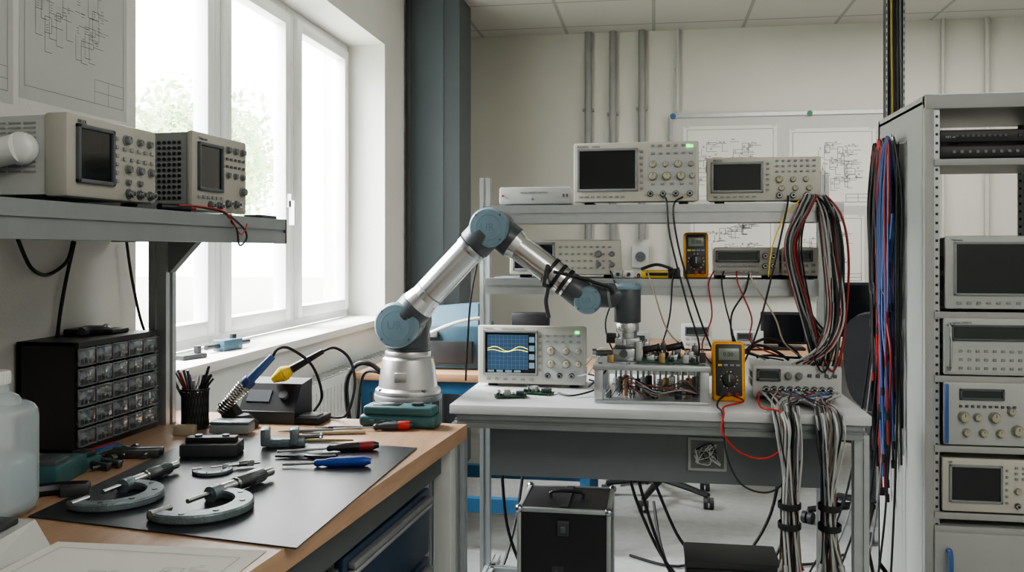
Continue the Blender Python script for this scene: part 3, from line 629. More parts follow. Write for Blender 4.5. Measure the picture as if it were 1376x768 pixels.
# ------------------------------------------------------------------ robot
t=thing('robot_stand','grey aluminium pedestal carrying the robot arm','stand',(-.78,2.76,0))
for x in (-.07,.07):
    for y in (-.07,.07): each('leg',t,lambda g:g.prof((x,y,0),(x,y,.83),.04,'alud'))
for z in (.1,.75):
    for y in (-.07,.07): each('cross_rail',t,lambda g:g.prof((-.05,y,z),(.05,y,z),.04,'alud'))
g=G(); g.cyl((0,0,.83),(0,0,.85),.108,'alud',seg=48,bev=.003); part('top_plate',t,g)
R=thing('industrial_robot','silver articulated robot arm with blue-grey joint caps','robot',(-.78,2.76,.85))
def joint_cap(par,c,dirv,r,txt=True):
    c=Vector(c); d=Vector(dirv); g=G()
    g.lathe([(r,0),(r*1.01,.004),(r*.97,.012),(r*.90,.018),(r*.5,.0205),(.0001,.021)],'rblue',frame_to(c,c+d),seg=40)
    for i in range(4):
        a=pi/4+i*pi/2; F=frame_to(c,c+d); p=F@Vector((r*.86*cos(a),r*.86*sin(a),.0155)); g.cyl(p,p+d*.003,.0035,'steeld',seg=8)
    F=frame_to(c,c+d); g.lathe([(r*.62,.0203),(r*.635,.0208),(r*.65,.0203)],'rlogo',F,seg=40,caps=False)
    if txt: g.text('UR',r*.55,'rlogo',T(c.x-r*.38,c.y-.0208,c.z-r*.18)@FRONT)
    return part('joint_cap',par,g)
g=G(); g.lathe([(.104,0),(.106,.006),(.104,.014),(.094,.022),(.091,.05),(.086,.09),(.081,.112),(.074,.118)],'rbase',seg=56)
for i in range(4):
    a=pi/4+i*pi/2; g.cyl((.098*cos(a),.098*sin(a),.012),(.098*cos(a),.098*sin(a),.020),.007,'steeld',seg=8)
g.box((0,-.088,.06),(.04,.010,.03),'rbase',bev=.004)
b=part('base',R,g)
g=G(); g.tube([(-.08,.02,.05),(-.13,.0,.09),(-.18,.0,.08),(-.215,.02,.0),(-.20,.05,-.2)],.008,'rubber'); g.tube([(-.07,.04,.03),(-.12,.04,.06),(-.17,.05,.04),(-.19,.06,-.1)],.006,'rubber'); part('power_cable',b,g)
SH=Vector((0,0,.228)); EL=Vector((.287,0,.527)); WR=Vector((.580,0,.306))
g=G(); g.lathe([(.066,.112),(.072,.118),(.072,.135),(.067,.138),(.067,.145),(.072,.149),(.070,.20),(.064,.235),(.05,.265),(.02,.282),(.0001,.285)],'rgrey',seg=40)
g.cyl((0,.06,.228),(0,-.052,.228),.064,'rgrey',seg=40,bev=.006); g.lathe([(.0725,.119),(.0735,.121),(.0735,.134),(.0725,.136)],'rbase',seg=40,caps=False)
sh=part('shoulder',R,g); joint_cap(sh,(0,.06,.228),(0,1,0),.062,False)
ua=EL-SH; un=ua.normalized(); yo=Vector((0,-.092,0))
g=G(); g.cyl((0,-.055,.228),(0,-.128,.228),.069,'rgrey',seg=44,bev=.006)
g.cyl(SH+yo+un*.03,SH+yo+un*.082,.056,'rgrey',seg=36,bev=.004); g.cyl(SH+yo+un*.082,SH+yo+un*.115,.054,'rsil',r2=.047,seg=36)
g.cyl(SH+yo+un*.11,EL+yo-un*.09,.0465,'rsil',seg=48); g.lathe([(.0468,0),(.0472,.001),(.0472,.004),(.0468,.005)],'igrey',frame_to(SH+yo+un*.135,EL+yo),seg=40,caps=False)
g.cyl(EL+yo-un*.10,EL+yo-un*.08,.049,'steel',seg=36,bev=.002); g.cyl(EL+yo-un*.078,EL+yo-un*.02,.053,'rgrey',seg=36,bev=.004)
g.cyl(EL+Vector((0,-.04,0)),EL+Vector((0,-.124,0)),.058,'rgrey',seg=44,bev=.006)
u_=part('upper_arm',R,g); joint_cap(u_,SH+Vector((0,-.126,0)),(0,-1,0),.070); joint_cap(u_,EL+Vector((0,-.122,0)),(0,-1,0),.0605)
fa=WR-EL; fn=fa.normalized(); yf=Vector((0,-.03,0))
g=G(); g.cyl(EL+Vector((0,.035,0)),EL+Vector((0,-.042,0)),.057,'rgrey',seg=44,bev=.006)
g.cyl(EL+yf+fn*.02,EL+yf+fn*.078,.052,'rgrey',seg=36,bev=.003); g.cyl(EL+yf+fn*.076,EL+yf+fn*.10,.050,'rsil',r2=.043,seg=36); g.cyl(EL+yf+fn*.095,WR+yf-fn*.07,.0425,'rsil',seg=48)
g.cyl(WR+yf-fn*.075,WR+yf-fn*.02,.044,'rgrey',seg=36,bev=.003); g.cyl(WR+Vector((0,.02,0)),WR+Vector((0,-.055,0)),.044,'rgrey',seg=40,bev=.005)
f_=part('forearm',R,g); joint_cap(f_,WR+Vector((0,-.053,0)),(0,-1,0),.042)
g=G(); WX3=.70
g.cyl(WR+Vector((.01,.0,.012)),(WX3,0,.318),.038,'rgrey',seg=36,bev=.003); g.cyl((.640,0,.316),(.648,0,.317),.0395,'alud',seg=36)
g.cyl((WX3,0,.235),(WX3,0,.340),.041,'rgrey',seg=40,bev=.004); w_=part('wrist',R,g); joint_cap(w_,(WX3,0,.338),(0,0,1),.0425,False)
g=G(); g.cyl((WX3,0,.205),(WX3,0,.236),.035,'rsil',seg=36,bev=.003); g.cyl((WX3,0,.188),(WX3,0,.206),.029,'steel',seg=32); part('tool_flange',R,g)
g=G(); g.box((WX3,0,.173),(.075,.05,.03),'alu',bev=.003); g.cyl((WX3,0,.16),(WX3,0,.125),.009,'steeld'); g.box((WX3-.05,.01,.185),(.03,.03,.03),'black',bev=.003); gr=part('gripper',R,g)
each('finger',gr,lambda g:g.box((WX3-.028,0,.145),(.012,.03,.05),'steel',bev=.002),lambda g:g.box((WX3+.028,0,.145),(.012,.03,.05),'steel',bev=.002))
g=G(); g.tube([EL+yf+fn*.22+Vector((.0,-.045,.02)),EL+yf+fn*.235+Vector((-.025,-.05,-.03)),(.460,-.06,.345),(.452,-.05,.30),(.46,-.04,.25)],.0065,'dark')
g.tube([EL+yf+fn*.24+Vector((0,-.045,.01)),WR+Vector((-.01,-.055,.065)),(.60,-.05,.36),(.645,-.045,.345),(.66,-.045,.325)],.005,'rubber')
for q in (.215,.245,.272): 
    c=EL+yf+fn*(q); g.lathe([(.043,0),(.0455,.001),(.0455,.012),(.043,.013)],'black',frame_to(c,c+fn),seg=28)
part('cable_dress',R,g)

# ------------------------------------------------------------------ central bench
BX0,BX1=-.60,.595
t=thing('test_bench','grey test bench with aluminium frame and two shelves','workbench',(0,0,0))
g=G(); g.bx(BX0,BX1,2.57,3.30,.822,.85,'btop',bev=.003); part('worktop',t,g)
for a,b,s in (((BX0+.02,2.60,.80),(BX1-.02,2.60,.80),.04),((BX0+.02,3.25,.80),(BX1-.02,3.25,.80),.04),((BX0+.02,2.64,.80),(BX0+.02,3.23,.80),.04),((BX1-.02,2.64,.80),(BX1-.02,3.23,.80),.04),((BX0+.02,2.64,.16),(BX0+.02,3.25,.16),.035),((BX1-.02,2.64,.16),(BX1-.02,3.25,.16),.035),((BX0+.02,3.12,.16),(BX1-.02,3.12,.16),.035)):
    each('frame_rail',t,lambda g:g.prof(a,b,s,'alud' if s==.04 else 'alu'))
for x,y,z1 in ((BX0+.02,2.62,.79),(BX1-.02,2.62,.79)):
    g=G(); g.prof((x,y,.03),(x,y,z1),.04); g.cyl((x,y,0),(x,y,.03),.02,'black'); part('leg',t,g)
for x in (-.60,.568):
    g=G(); g.prof((x,3.145,.03),(x,3.145,1.567),.036); g.cyl((x,3.145,0),(x,3.145,.03),.02,'black'); part('post',t,g)
g=G(); g.bx(-.51,.51,2.745,2.76,.60,.785,'bpanel',bev=.002); part('modesty_panel',t,g,label='grey sheet metal panel')
g=G(); g.box((.16,2.742,.69),(.115,.006,.10),'ilight',bev=.001); g.box((.16,2.7385,.69),(.098,.003,.083),'cab_g')
for i in range(9): g.tube([(.12+random.random()*.08,2.735,.655+random.random()*.07) for k in range(4)],.0018,['white','cab_w','white','rubber'][i%4],seg=5)
part('access_port',t,g)
g=G(); g.bx(-.555,.572,2.86,3.12,1.432,1.4515,'bpanel'); top=part('upper_shelf',t,g)
for a,b,w_r,h_r in (((-.53,2.85,1.424),(.575,2.85,1.424),.03,.058),((-.555,3.11,1.424),(.572,3.11,1.424),.03,.05),((.555,2.87,1.42),(.555,3.09,1.42),.036,.036),((-.51,2.87,1.42),(-.51,3.09,1.42),.036,.036)):
    each('shelf_rail',top,lambda g:g.prof(a,b,w_r,'alu',h=h_r))
g=G(); g.bx(-.53,.50,2.88,3.12,1.200,1.216,'bpanel'); mid=part('lower_shelf',t,g)
each('shelf_rail',mid,lambda g:g.prof((-.545,2.875,1.19),(.505,2.875,1.19),.03,'alu',h=.052),lambda g:g.prof((-.56,3.115,1.19),(.55,3.115,1.19),.03,'alu',h=.045))
ZU=1.4516; ZL=1.2165
instrument('signal_box','small flat silver signal box with toggle switches','instrument',(-.50,2.86,ZU),0,.235,.062,.16,'ilight','ilight',[('buttons',.05,.5,.05,.5,1,1,.006,.006,'red'),('buttons',.9,.5,.95,.5,2,1,.006,.01,'btnd'),('text','MICRO-SENSE CONTROL',.3,.62,.008,'btnd'),('knobs',[(.47,.3,.004)],'steel')],vents=None,feet=.006)
big=[('screen',.04,.20,.51,.88,'off','igrey'),('text','RIGOL',.03,.91,.013,'btnd'),('text','DS4024',.15,.92,.008,'btnd'),('led',.93,.92,.020,.010),
 ('patch',.60,.12,.98,.88,'ilight'),('buttons',.55,.22,.55,.84,1,7,.010,.008,'btn'),('buttons',.64,.80,.94,.93,6,2,.012,.007,'btn'),
 ('knobs',[(.64,.62,.010),(.74,.62,.008),(.84,.62,.010),(.94,.62,.008),(.64,.42,.012),(.75,.42,.012),(.86,.42,.012),(.95,.42,.008)],'knobl'),('buttons',.64,.29,.94,.29,5,1,.012,.007,'btn'),('bncs',[(.62,.13),(.72,.13),(.82,.13),(.93,.13)]),('buttons',.06,.09,.40,.09,8,1,.012,.006,'btn')]
instrument('oscilloscope','large cream oscilloscope with dark screen and round knobs','oscilloscope',(-.255,2.85,ZU),-2,.395,.20,.14,'cream','cream',big,group='oscilloscopes on the upper shelf',taper=(.92,.9))
instrument('oscilloscope','smaller cream oscilloscope with dark screen','oscilloscope',(.165,2.86,ZU),-2,.345,.148,.14,'cream','cream',[('screen',.05,.22,.49,.86,'off','igrey'),('text','RIGOL',.06,.90,.010,'btnd'),('buttons',.54,.25,.54,.84,1,6,.009,.006,'btn'),('buttons',.62,.66,.94,.9,7,3,.009,.006,'btn'),('knobs',[(.64,.48,.010),(.76,.48,.008),(.87,.48,.008),(.66,.28,.008),(.78,.28,.008),(.9,.28,.008)],'knobl'),('bncs',[(.64,.12),(.76,.12),(.88,.12)]),('buttons',.08,.1,.42,.1,7,1,.012,.005,'btn')],group='oscilloscopes on the upper shelf',taper=(.92,.9))
instrument('oscilloscope','cream oscilloscope partly hidden behind the robot forearm','oscilloscope',(-.475,2.92,ZL),0,.37,.125,.15,'cream','cream',[('screen',.04,.15,.40,.9,'off','igrey'),('buttons',.46,.2,.9,.8,9,4,.009,.006,'btn'),('knobs',[(.8,.6,.010),(.92,.6,.008),(.8,.3,.008),(.92,.3,.008)],'knob')])
instrument('bench_multimeter','beige bench multimeter with many keys','multimeter',(.19,2.91,ZL),0,.205,.10,.18,'beige','beige',[('screen',.05,.52,.68,.85,'lcd'),('buttons',.07,.15,.66,.36,8,2,.014,.008,'btn'),('bncs',[(.78,.7),(.9,.7),(.78,.35),(.9,.35)])],group='bench meters')
instrument('bench_counter','beige frequency counter with small display','instrument',(.40,2.91,ZL),0,.115,.10,.18,'cream','cream',[('screen',.1,.55,.8,.85,'lcd'),('buttons',.12,.15,.85,.38,5,2,.012,.008,'btn')],group='bench meters')
def handheld(label,loc,rot,w=.09,h=.175,d=.045):
    R=thing('handheld_multimeter',label,'multimeter',loc,rot,'yellow handheld multimeters')
    g=G(); g.box((0,d/2,h/2),(w,d,h),'yellow',bev=.012,seg=3); part('holster',R,g)
    g=G(); g.box((0,.002,h*.52),(w*.80,.012,h*.86),'dark',bev=.005); part('face',R,g)
    g=G(); g.box((0,-.006,h*.78),(w*.62,.004,h*.20),'lcdg',bev=.001); g.text('0.00',.018,'black',T(-w*.18,-.0085,h*.745)@FRONT); part('display',R,g)
    g=G(); g.cyl((0,-.004,h*.36),(0,-.014,h*.36),.019,'black',seg=28,bev=.002); g.box((0,-.016,h*.38),(.004,.004,.020),'igrey')
    for i in range(14):
        a=2*pi*i/14; g.box((.025*cos(a),-.0045,h*.36+.025*sin(a)),(.003,.001,.003),['white','yel2','red'][i%3])
    part('dial',R,g)
    for i in range(4): part('button',R,btn_mesh(.012,.006,'btn' if i else 'yel2'),(-w*.27+i*w*.18,-.004,h*.60))
    for i,m in enumerate(('black','redd','redd')):
        g=G(); g.cyl((-.022+i*.022,-.004,h*.12),(-.022+i*.022,-.010,h*.12),.006,m,seg=12); part('jack',R,g)
    return R
handheld('yellow handheld multimeter standing on the bench',(.225,2.74,.851),RX(-9),.098,.182)
handheld('yellow handheld multimeter standing on the shelf',(.135,2.915,ZL+.001),RX(-6),.080,.150)
t=thing('clamp_tool','yellow and black clamp tool lying on the shelf','tool',(.01,2.90,ZL))
g=G(); g.box((0,.02,.013),(.10,.04,.026),'yel2',bev=.006); g.box((.0,-.001,.014),(.07,.003,.010),'black'); part('body',t,g); g=G(); g.box((.055,.02,.016),(.04,.045,.032),'black',bev=.006); g.tube([(.05,.0,.03),(.0,-.005,.045),(-.05,.0,.03)],.005,'black'); part('grip',t,g)
for x,m in ((-.08,'white'),(-.115,'ilight')):
    g=G(); g.box((0,.02,.013),(.03,.05,.026),m,bev=.004); g.cyl((0,-.005,.013),(0,-.02,.013),.006,'dark'); solo('plug_adapter','small light grey plug adapter on the shelf','adapter',g,(x,2.91,ZL),group='plug adapters')
for x,m in ((-.05,'redd'),(-.03,'yel2'),(.015,'black')):
    g=G(); g.cyl((0,0,.007),(.0,.09,.007),.006,m,seg=12); g.cyl((0,-.03,.007),(0,0,.007),.002,'steel',seg=8); solo('probe_handle',{'redd':'red','yel2':'yellow','black':'black'}[m]+' probe handle lying on the shelf','probe',g,(x,2.975,ZL),group='probe handles')
instrument('oscilloscope','cream oscilloscope showing yellow waveform on blue screen','oscilloscope',(-.585,2.93,.8505),-1,.365,.205,.15,'cream','cream',[('screen',.06,.17,.55,.90,'wave','igrey'),('text','OWON',.05,.93,.010,'btnd'),('text','DIGITAL OSCILLOSCOPE',.22,.935,.007,'btnd'),('led',.92,.90,.014,.008),('patch',.60,.06,.98,.86,'ilight'),('buttons',.58,.25,.58,.82,1,6,.009,.008,'btn'),('buttons',.65,.74,.93,.84,5,2,.011,.007,'btn'),('knobs',[(.68,.58,.013),(.82,.58,.011),(.93,.58,.009),(.68,.36,.012),(.82,.36,.012),(.93,.36,.009)],'knobl'),('bncs',[(.65,.16),(.76,.16),(.87,.16)]),('buttons',.10,.08,.5,.08,6,1,.014,.007,'btn')])
for (x,y,rz) in ((-.44,2.72,12),(-.365,2.80,-15)):
    t=thing('circuit_board','small green circuit board lying on the bench','circuit board',(x,y,.8501),RZ(rz),group='circuit boards on the bench')
    g=G(); g.box((0,0,.006),(.10,.055,.002),'pcb'); part('board',t,g)
    g=G()
    for i in range(9): g.box((-.04+.01*i,random.uniform(-.018,.018),.011),(.007,.010,.008),random.choice(['black','dark','steel','black']),bev=.001)
    g.box((.03,0,.013),(.025,.03,.012),'dark',bev=.002); g.cyl((-.035,.012,.007),(-.035,.012,.022),.005,'steel',seg=10); g.box((-.01,.0,.016),(.02,.02,.018),'cab_w',bev=.002)
    for q in (-.045,.045):
        for p in (-.022,.022): g.cyl((q,p,0),(q,p,.006),.002,'gold',seg=6)
    g_=part('component',t,g); g_['kind']='stuff'
# fixture
rf=random.Random(5)
t=thing('test_fixture','aluminium test fixture with stages, posts and circuit board','fixture',(-.175,2.66,.85))
g=G(); g.bx(0,.335,0,.25,0,.010,'alu',bev=.002); part('base_plate',t,g)
for x in (.012,.323):
    for y in (.012,.238): each('standoff',t,lambda g:g.box((x,y,.055),(.026,.022,.09),'alu',bev=.002))
g=G(); g.bx(-.005,.34,-.004,.06,.10,.116,'alu',bev=.002); g.bx(-.005,.34,.19,.254,.10,.116,'alu',bev=.002); g.bx(0,.05,.06,.19,.10,.116,'alu'); g.bx(.285,.335,.06,.19,.10,.116,'alu')
for x in (.015,.10,.23,.32): g.cyl((x,.02,.116),(x,.02,.120),.006,'steeld',seg=10)
part('top_plate',t,g)
g=G(); g.bx(.12,.31,.04,.20,.119,.122,'pcb')
for i in range(44): g.box((.125+rf.random()*.18,.045+rf.random()*.15,.128),(.006+.01*rf.random(),.010,.008+.014*rf.random()),rf.choice(['black','steel','dark','gold','steeld','black']),bev=.001)
part('circuit_board',t,g)
g=G(); g.box((.085,.10,.137),(.07,.07,.04),'steel',bev=.003); g.box((.085,.085,.163),(.055,.05,.010),'steeld',bev=.002); g.cyl((.085,.085,.165),(.085,.085,.185),.014,'steel'); g.cyl((.05,.09,.14),(.0,.09,.14),.009,'steeld'); g.cyl((.0,.09,.14),(-.012,.09,.14),.013,'steel'); g.box((.13,.08,.150),(.018,.05,.06),'alu',bev=.002)
for i in range(4): g.cyl((.062+.046*(i%2),.075+.05*(i//2),.157),(.062+.046*(i%2),.075+.05*(i//2),.162),.004,'black',seg=8)
g.cyl((.085,.03,.145),(.085,.06,.145),.012,'steeld'); g.box((.045,.06,.128),(.02,.03,.022),'gold',bev=.002); part('linear_stage',t,g)
for x,y,hh_ in ((.165,.075,.075),(.235,.085,.085)):
    g=G(); g.box((x,y,.128),(.024,.034,.022),'steel',bev=.002); g.cyl((x,y,.135),(x,y,.116+hh_*.55),.005,'steel',seg=12); g.cyl((x-.022,y-.004,.116+hh_*.5),(x+.024,y-.004,.116+hh_*.62),.0105,'black',bev=.003); g.cyl((x+.022,y-.004,.116+hh_*.60),(x+.030,y-.004,.116+hh_*.63),.013,'black',bev=.002); part('micrometer_head',t,g)
for x,y,hh_,m in ((.285,.07,.032,'steel'),(.30,.11,.045,'steeld'),(.20,.05,.028,'gold'),(.27,.045,.024,'alu'),(.32,.06,.03,'dark'),(.15,.16,.05,'steel'),(.25,.17,.045,'alu'),(.205,.13,.05,'steeld')):
    g=G(); g.box((x,y,.120+hh_*.5),(.018,.022,hh_),m,bev=.0015); g.cyl((x,y,.12+hh_),(x,y,.128+hh_),.004,'steel',seg=8); part('mount_block',t,g)
for i in range(16):
    x=.038+.0175*i; y=.05+.05*((i*7)%4); h=.025+.05*((i*5)%4)/4; m=['steeld','alu','dark','copper','steel','dark','alu','black','steeld','steel','gold','steel','dark','alu','copper','steeld'][i]
    g=G(); g.cyl((x,y,.010),(x,y,.010+h),.010,m,seg=18,bev=.001); g.cyl((x,y,.010+h),(x,y,.1),.004,'steel',seg=8); g.cyl((x,y,.010+h*.5),(x,y,.014+h*.5),.012,'steeld',seg=18); part('actuator',t,g)
g=G()
for k in range(7):
    g.tube([(.03+.02*k,.02+.02*rf.random(),.02),(.10,.03,.03+.05*rf.random()),(.18,.01,.015+.04*rf.random()),(.26,.03,.025+.05*rf.random()),(.31,.02,.03)],.0018,['brown','rubber','rubber','cab_g','rubber','cab_w','redd'][k],seg=5)
part('wiring',t,g)
R=instrument('power_supply','light grey power supply with cables plugged in front','power supply',(.30,2.80,.8505),0,.262,.105,.30,'ilight','ilight',[('screen',.06,.55,.30,.85,'lcd'),('knobs',[(.40,.68,.010),(.52,.68,.010)],'knob'),('bncs',[(.15+.09*i,.25) for i in range(9)]),('buttons',.64,.7,.92,.7,4,1,.012,.01,'btnd')],taper=(.99,.98))
# cables over the front
rc=random.Random(21)
cols=['cab_w','cab_g','rubber','cab_w','brown','redd','cab_w','cab_g','rubber','cab_w','bluec','brown','rubber','cab_w','cab_g','ilight']
for k in range(64):
    grp=k%2; cx=.362 if grp==0 else .478
    x0=.32+.225*(k/63); sp=.036; xm=cx+rc.uniform(-sp,sp); yb=2.53+rc.uniform(-.035,.02); neck=cx+(.006 if grp==0 else -.004)+rc.uniform(-.020,.020)
    xb=cx+(.012 if grp==0 else .0)+rc.uniform(-.030,.030)
    zb=rc.uniform(.36,.46)
    cable('grey test lead hanging over the bench edge',[(x0,2.79,.878),(x0,2.74,.874+rc.uniform(0,.010)),(xm*.7+x0*.3,2.66,.866+rc.uniform(0,.010)),(xm,2.575,.862),(xm+rc.uniform(-.003,.003),yb,.825),(xm*.75+neck*.25,yb,.75),(neck,yb,.60),(neck+.3*(xb-neck),yb,.53),(xb,yb,zb)],rc.choice([.0024,.0030,.0034]),cols[(k//2)%16],group='test leads over the bench edge',name='test_lead',ends=rc.choice(['redd','white','black','cab_w','cab_w']))
for cx in (.368,.474):
    for z in (.60,.545):
        g=G(); g.lathe([(.0285,0),(.031,.002),(.031,.016),(.0285,.018)],'rubber',T(cx,2.522,z)@Matrix.Diagonal((1,1.15,1,1)),seg=24,caps=False); solo('cable_wrap','black wrap strap around the hanging test leads','cable wrap',g,group='wraps around the test leads')
for k in range(14):
    cx=.380 if k%2 else .472; x=cx+rc.uniform(-.03,.03)
    cable('long black power cable hanging to the floor',[(x,2.60,.865),(x,2.560,.860),(x+.0,2.515,.75),(cx+rc.uniform(-.015,.015),2.51,.58),(cx+rc.uniform(-.035,.035),2.53,.25),(cx+rc.uniform(-.06,.06),2.55,.02)],.0036,['rubber','cab_g','dark','cab_w','brown'][k%5],group='power cables over the bench edge')
# cable loops at the upper shelf end
mm=['rubber','cab_w','rubber','redd','cab_w','brown','dark','cab_g','rubber','cab_w']
for k in range(28):
    x=.47+.035*rc.random(); y=2.81+rc.uniform(-.025,.025); w=rc.uniform(.0,.040); m=mm[k%10]; zz=rc.uniform(.92,1.08); e=rc.uniform(0,.03)
    cable('looped cable hanging from the upper shelf end',[(x-.04,2.92,1.462),(x-.01,2.84,1.478),(x-.035,y,1.43),(x-.045-w,y,1.32),(x-.025-w*.5,y,1.15),(x+.02,y,zz),(x+.045+e*.5,y,zz+.07),(x+.05+e,y-.01,1.25),(x+.035+e,y,1.40),(x+.02,2.84,1.475),(x+.03,2.92,1.462)],.0031,m,group='cable loops on the upper shelf')
for k in range(12):
    x=.49+.05*rc.random()
    cable('grey cable dropping from the shelf to the power supply',[(x,2.82,1.44),(x+.01,2.80,1.3),(x+.03*rc.random(),2.78,1.12),(x-.01,2.77,1.02),(x-.06+rc.uniform(-.05,.04),2.80,.962)],.0030,['cab_w','rubber','cab_w','redd','dark'][k%5],group='cables dropping to the power supply')
for pts,m,r in (
 ([(.03,2.835,1.475),(.04,2.81,1.46),(.05,2.79,1.35),(.10,2.79,1.15),(.14,2.80,1.0),(.10,2.84,.93)],'rubber',.003),
 ([(.09,2.835,1.475),(.06,2.80,1.44),(.08,2.79,1.3),(.14,2.80,1.1),(.20,2.86,.95)],'rubber',.003),
 ([(.41,2.84,1.475),(.40,2.80,1.43),(.36,2.79,1.25),(.31,2.80,1.05),(.25,2.85,.90),(.22,2.9,.86)],'rubber',.003),
 ([(.08,2.90,1.25),(.06,2.84,1.22),(.05,2.84,1.1),(.02,2.84,1.0),(-.02,2.83,.97)],'rubber',.0025),
 ([(.19,2.9,1.24),(.17,2.84,1.2),(.18,2.84,1.1),(.15,2.84,1.0),(.20,2.84,.93)],'redd',.0025),
 ([(.22,2.89,1.24),(.21,2.83,1.2),(.23,2.83,1.1),(.27,2.83,1.0),(.40,2.86,.965)],'rubber',.0025),
 ([(.26,2.89,1.24),(.26,2.83,1.2),(.30,2.83,1.1),(.30,2.83,1.02),(.42,2.9,.965)],'redd',.0025),
 ([(.30,2.89,1.24),(.31,2.83,1.2),(.37,2.83,1.1),(.40,2.84,1.02),(.47,2.9,.965)],'skin_tan',.0025),
 ([(-.14,2.9,1.24),(-.12,2.83,1.18),(-.15,2.8,1.08),(-.13,2.8,1.0),(-.10,2.80,.97)],'rubber',.0025),
 ([(-.02,2.9,1.24),(.0,2.84,1.18),(.04,2.84,1.06),(.10,2.84,.99),(.14,2.88,.90)],'skin_tan',.0025),
 ([(.30,2.89,1.24),(.28,2.83,1.18),(.24,2.85,1.10),(.26,2.87,1.0),(.36,2.9,.965)],'rubber',.003),
 ([(.36,2.89,1.24),(.35,2.82,1.23),(.36,2.81,1.32),(.39,2.80,1.40),(.44,2.82,1.46)],'yel2',.0022),
 ([(.26,2.88,.90),(.27,2.86,.97),(.32,2.86,1.01),(.38,2.87,.99),(.42,2.9,.962)],'rubber',.0045),
 ([(.25,2.90,.88),(.28,2.88,.98),(.35,2.88,1.03),(.43,2.88,1.0),(.46,2.92,.962)],'rubber',.0045),
 ([(.20,2.86,.90),(.24,2.88,.96),(.29,2.88,.985),(.35,2.90,.962)],'cab_w',.004),
 ([(.33,2.95,.962),(.36,2.90,.975),(.42,2.88,.972),(.50,2.92,.965)],'rubber',.004),
 ([(-.22,2.93,.90),(-.18,2.85,.90),(-.20,2.75,.885),(-.16,2.74,.92),(-.12,2.75,.97)],'rubber',.003),
 ([(-.21,2.93,.88),(-.17,2.88,.875),(-.19,2.80,.865),(-.25,2.75,.856),(-.30,2.80,.855)],'rubber',.003),
 ([(-.25,2.93,.89),(-.21,2.86,.91),(-.19,2.80,.94),(-.16,2.77,.98),(-.11,2.75,.98)],'cab_w',.0025),
 ([(-.22,2.93,.93),(-.19,2.86,.97),(-.16,2.80,1.0),(-.12,2.78,.99)],'skin_tan',.0025),
 ([(.21,2.73,.87),(.19,2.68,.865),(.18,2.60,.86),(.19,2.55,.845),(.20,2.53,.74),(.24,2.525,.66),(.31,2.525,.64),(.36,2.53,.68),(.38,2.54,.78),(.37,2.56,.858)],'rubber',.0028),
 ([(.24,2.73,.87),(.26,2.67,.865),(.20,2.60,.86),(.195,2.55,.848),(.19,2.53,.80),(.24,2.525,.745),(.31,2.525,.735),(.36,2.53,.78),(.35,2.55,.855),(.30,2.60,.862),(.31,2.72,.885)],'red',.0028),
 ):
    cable({'rubber':'thin black','red':'thin red','redd':'thin red','skin_tan':'thin beige','yel2':'thin yellow','cab_w':'thin grey'}[m]+' test lead strung between instruments',pts,r,m,group='test leads between instruments',name='test_lead')
cable('long thin black cable hanging in front of the post',[(-.55,2.84,1.395),(-.56,2.82,1.3),(-.585,2.81,1.15),(-.60,2.83,1.0),(-.61,2.85,.88)],.0035,'rubber')

# flight case
t=thing('flight_case','black flight case with aluminium edges under the bench','case',(-.42,2.72,0))
w,d,h=.29,.28,.51
g=G(); g.bx(.004,w-.004,.004,d-.004,.012,h-.004,'black'); part('case_body',t,g)
g=G(); q=.013
for x in (0,w-q):
    for y in (0,d-q): g.bx(x,x+q,y,y+q,.01,h,'alu',bev=.002)
for z in (.01,h-q):
    for y in (0,d-q): g.bx(0,w,y,y+q,z,z+q,'alu',bev=.002)
    for x in (0,w-q): g.bx(x,x+q,0,d,z,z+q,'alu',bev=.002)
part('edge_trim',t,g)
for x in (.0,w):
    for y in (0,d): each('corner_cap',t,lambda g:g.sph((x+(.006 if x==0 else -.006),y+(.006 if y==0 else -.006),h-.005),.013,'steel',seg=12))
g=G(); g.tube([(w/2-.05,.12,h),(w/2-.045,.12,h+.022),(w/2+.045,.12,h+.022),(w/2+.05,.12,h)],.006,'dark',sub=3); g.bx(w/2-.012,w/2+.012,.02,.26,h-.001,h+.004,'dark'); part('handle',t,g)
g=G(); g.bx(w/2-.018,w/2+.018,-.006,.004,h*.84,h*.93,'dark',bev=.002); g.bx(w/2-.008,w/2+.008,-.010,-.004,h*.86,h*.90,'cabd',bev=.002); part('latch',t,g)
g=G(); g.tube([(w/2-.02,-.002,h*.62),(w/2-.02,-.022,h*.61),(w/2-.02,-.022,h*.42),(w/2-.02,-.002,h*.41)],.006,'dark',sub=3); g.bx(w/2-.035,w/2+.0,.0,.006,h*.38,h*.65,'dark'); part('side_handle',t,g)
for x in (.04,w-.04):
    for y in (.04,d-.04): each('foot',t,lambda g:g.box((x,y,.006),(.03,.03,.012),'rubber'))
t=thing('storage_box','black plastic equipment box standing under the bench','box',(.10,2.78,0))
g=G(); g.bx(0,.28,0,.18,0,.33,'black',bev=.008); part('box_body',t,g)
g=G(); g.bx(-.004,.284,-.004,.184,.33,.352,'dark',bev=.006); part('lid',t,g)
t=thing('floor_trolley','low aluminium profile trolley on castors','trolley',(-.54,2.38,0),RZ(10))
for a,b in (((0,0,.13),(.26,.0,.13)),((0,.26,.13),(.26,.26,.13)),((0.0,.015,.16),(0.0,.245,.16)),((.26,.015,.16),(.26,.245,.16)),((.02,.02,.19),(.25,.24,.19))): each('frame_bar',t,lambda g:g.prof(a,b,.03))
for x in (0,.26):
    for y in (0,.26):
        g=G(); g.cyl((x-.012,y,.025),(x+.012,y,.025),.025,'dark'); g.box((x,y,.075),(.03,.03,.08),'steel',bev=.003); part('castor',t,g)
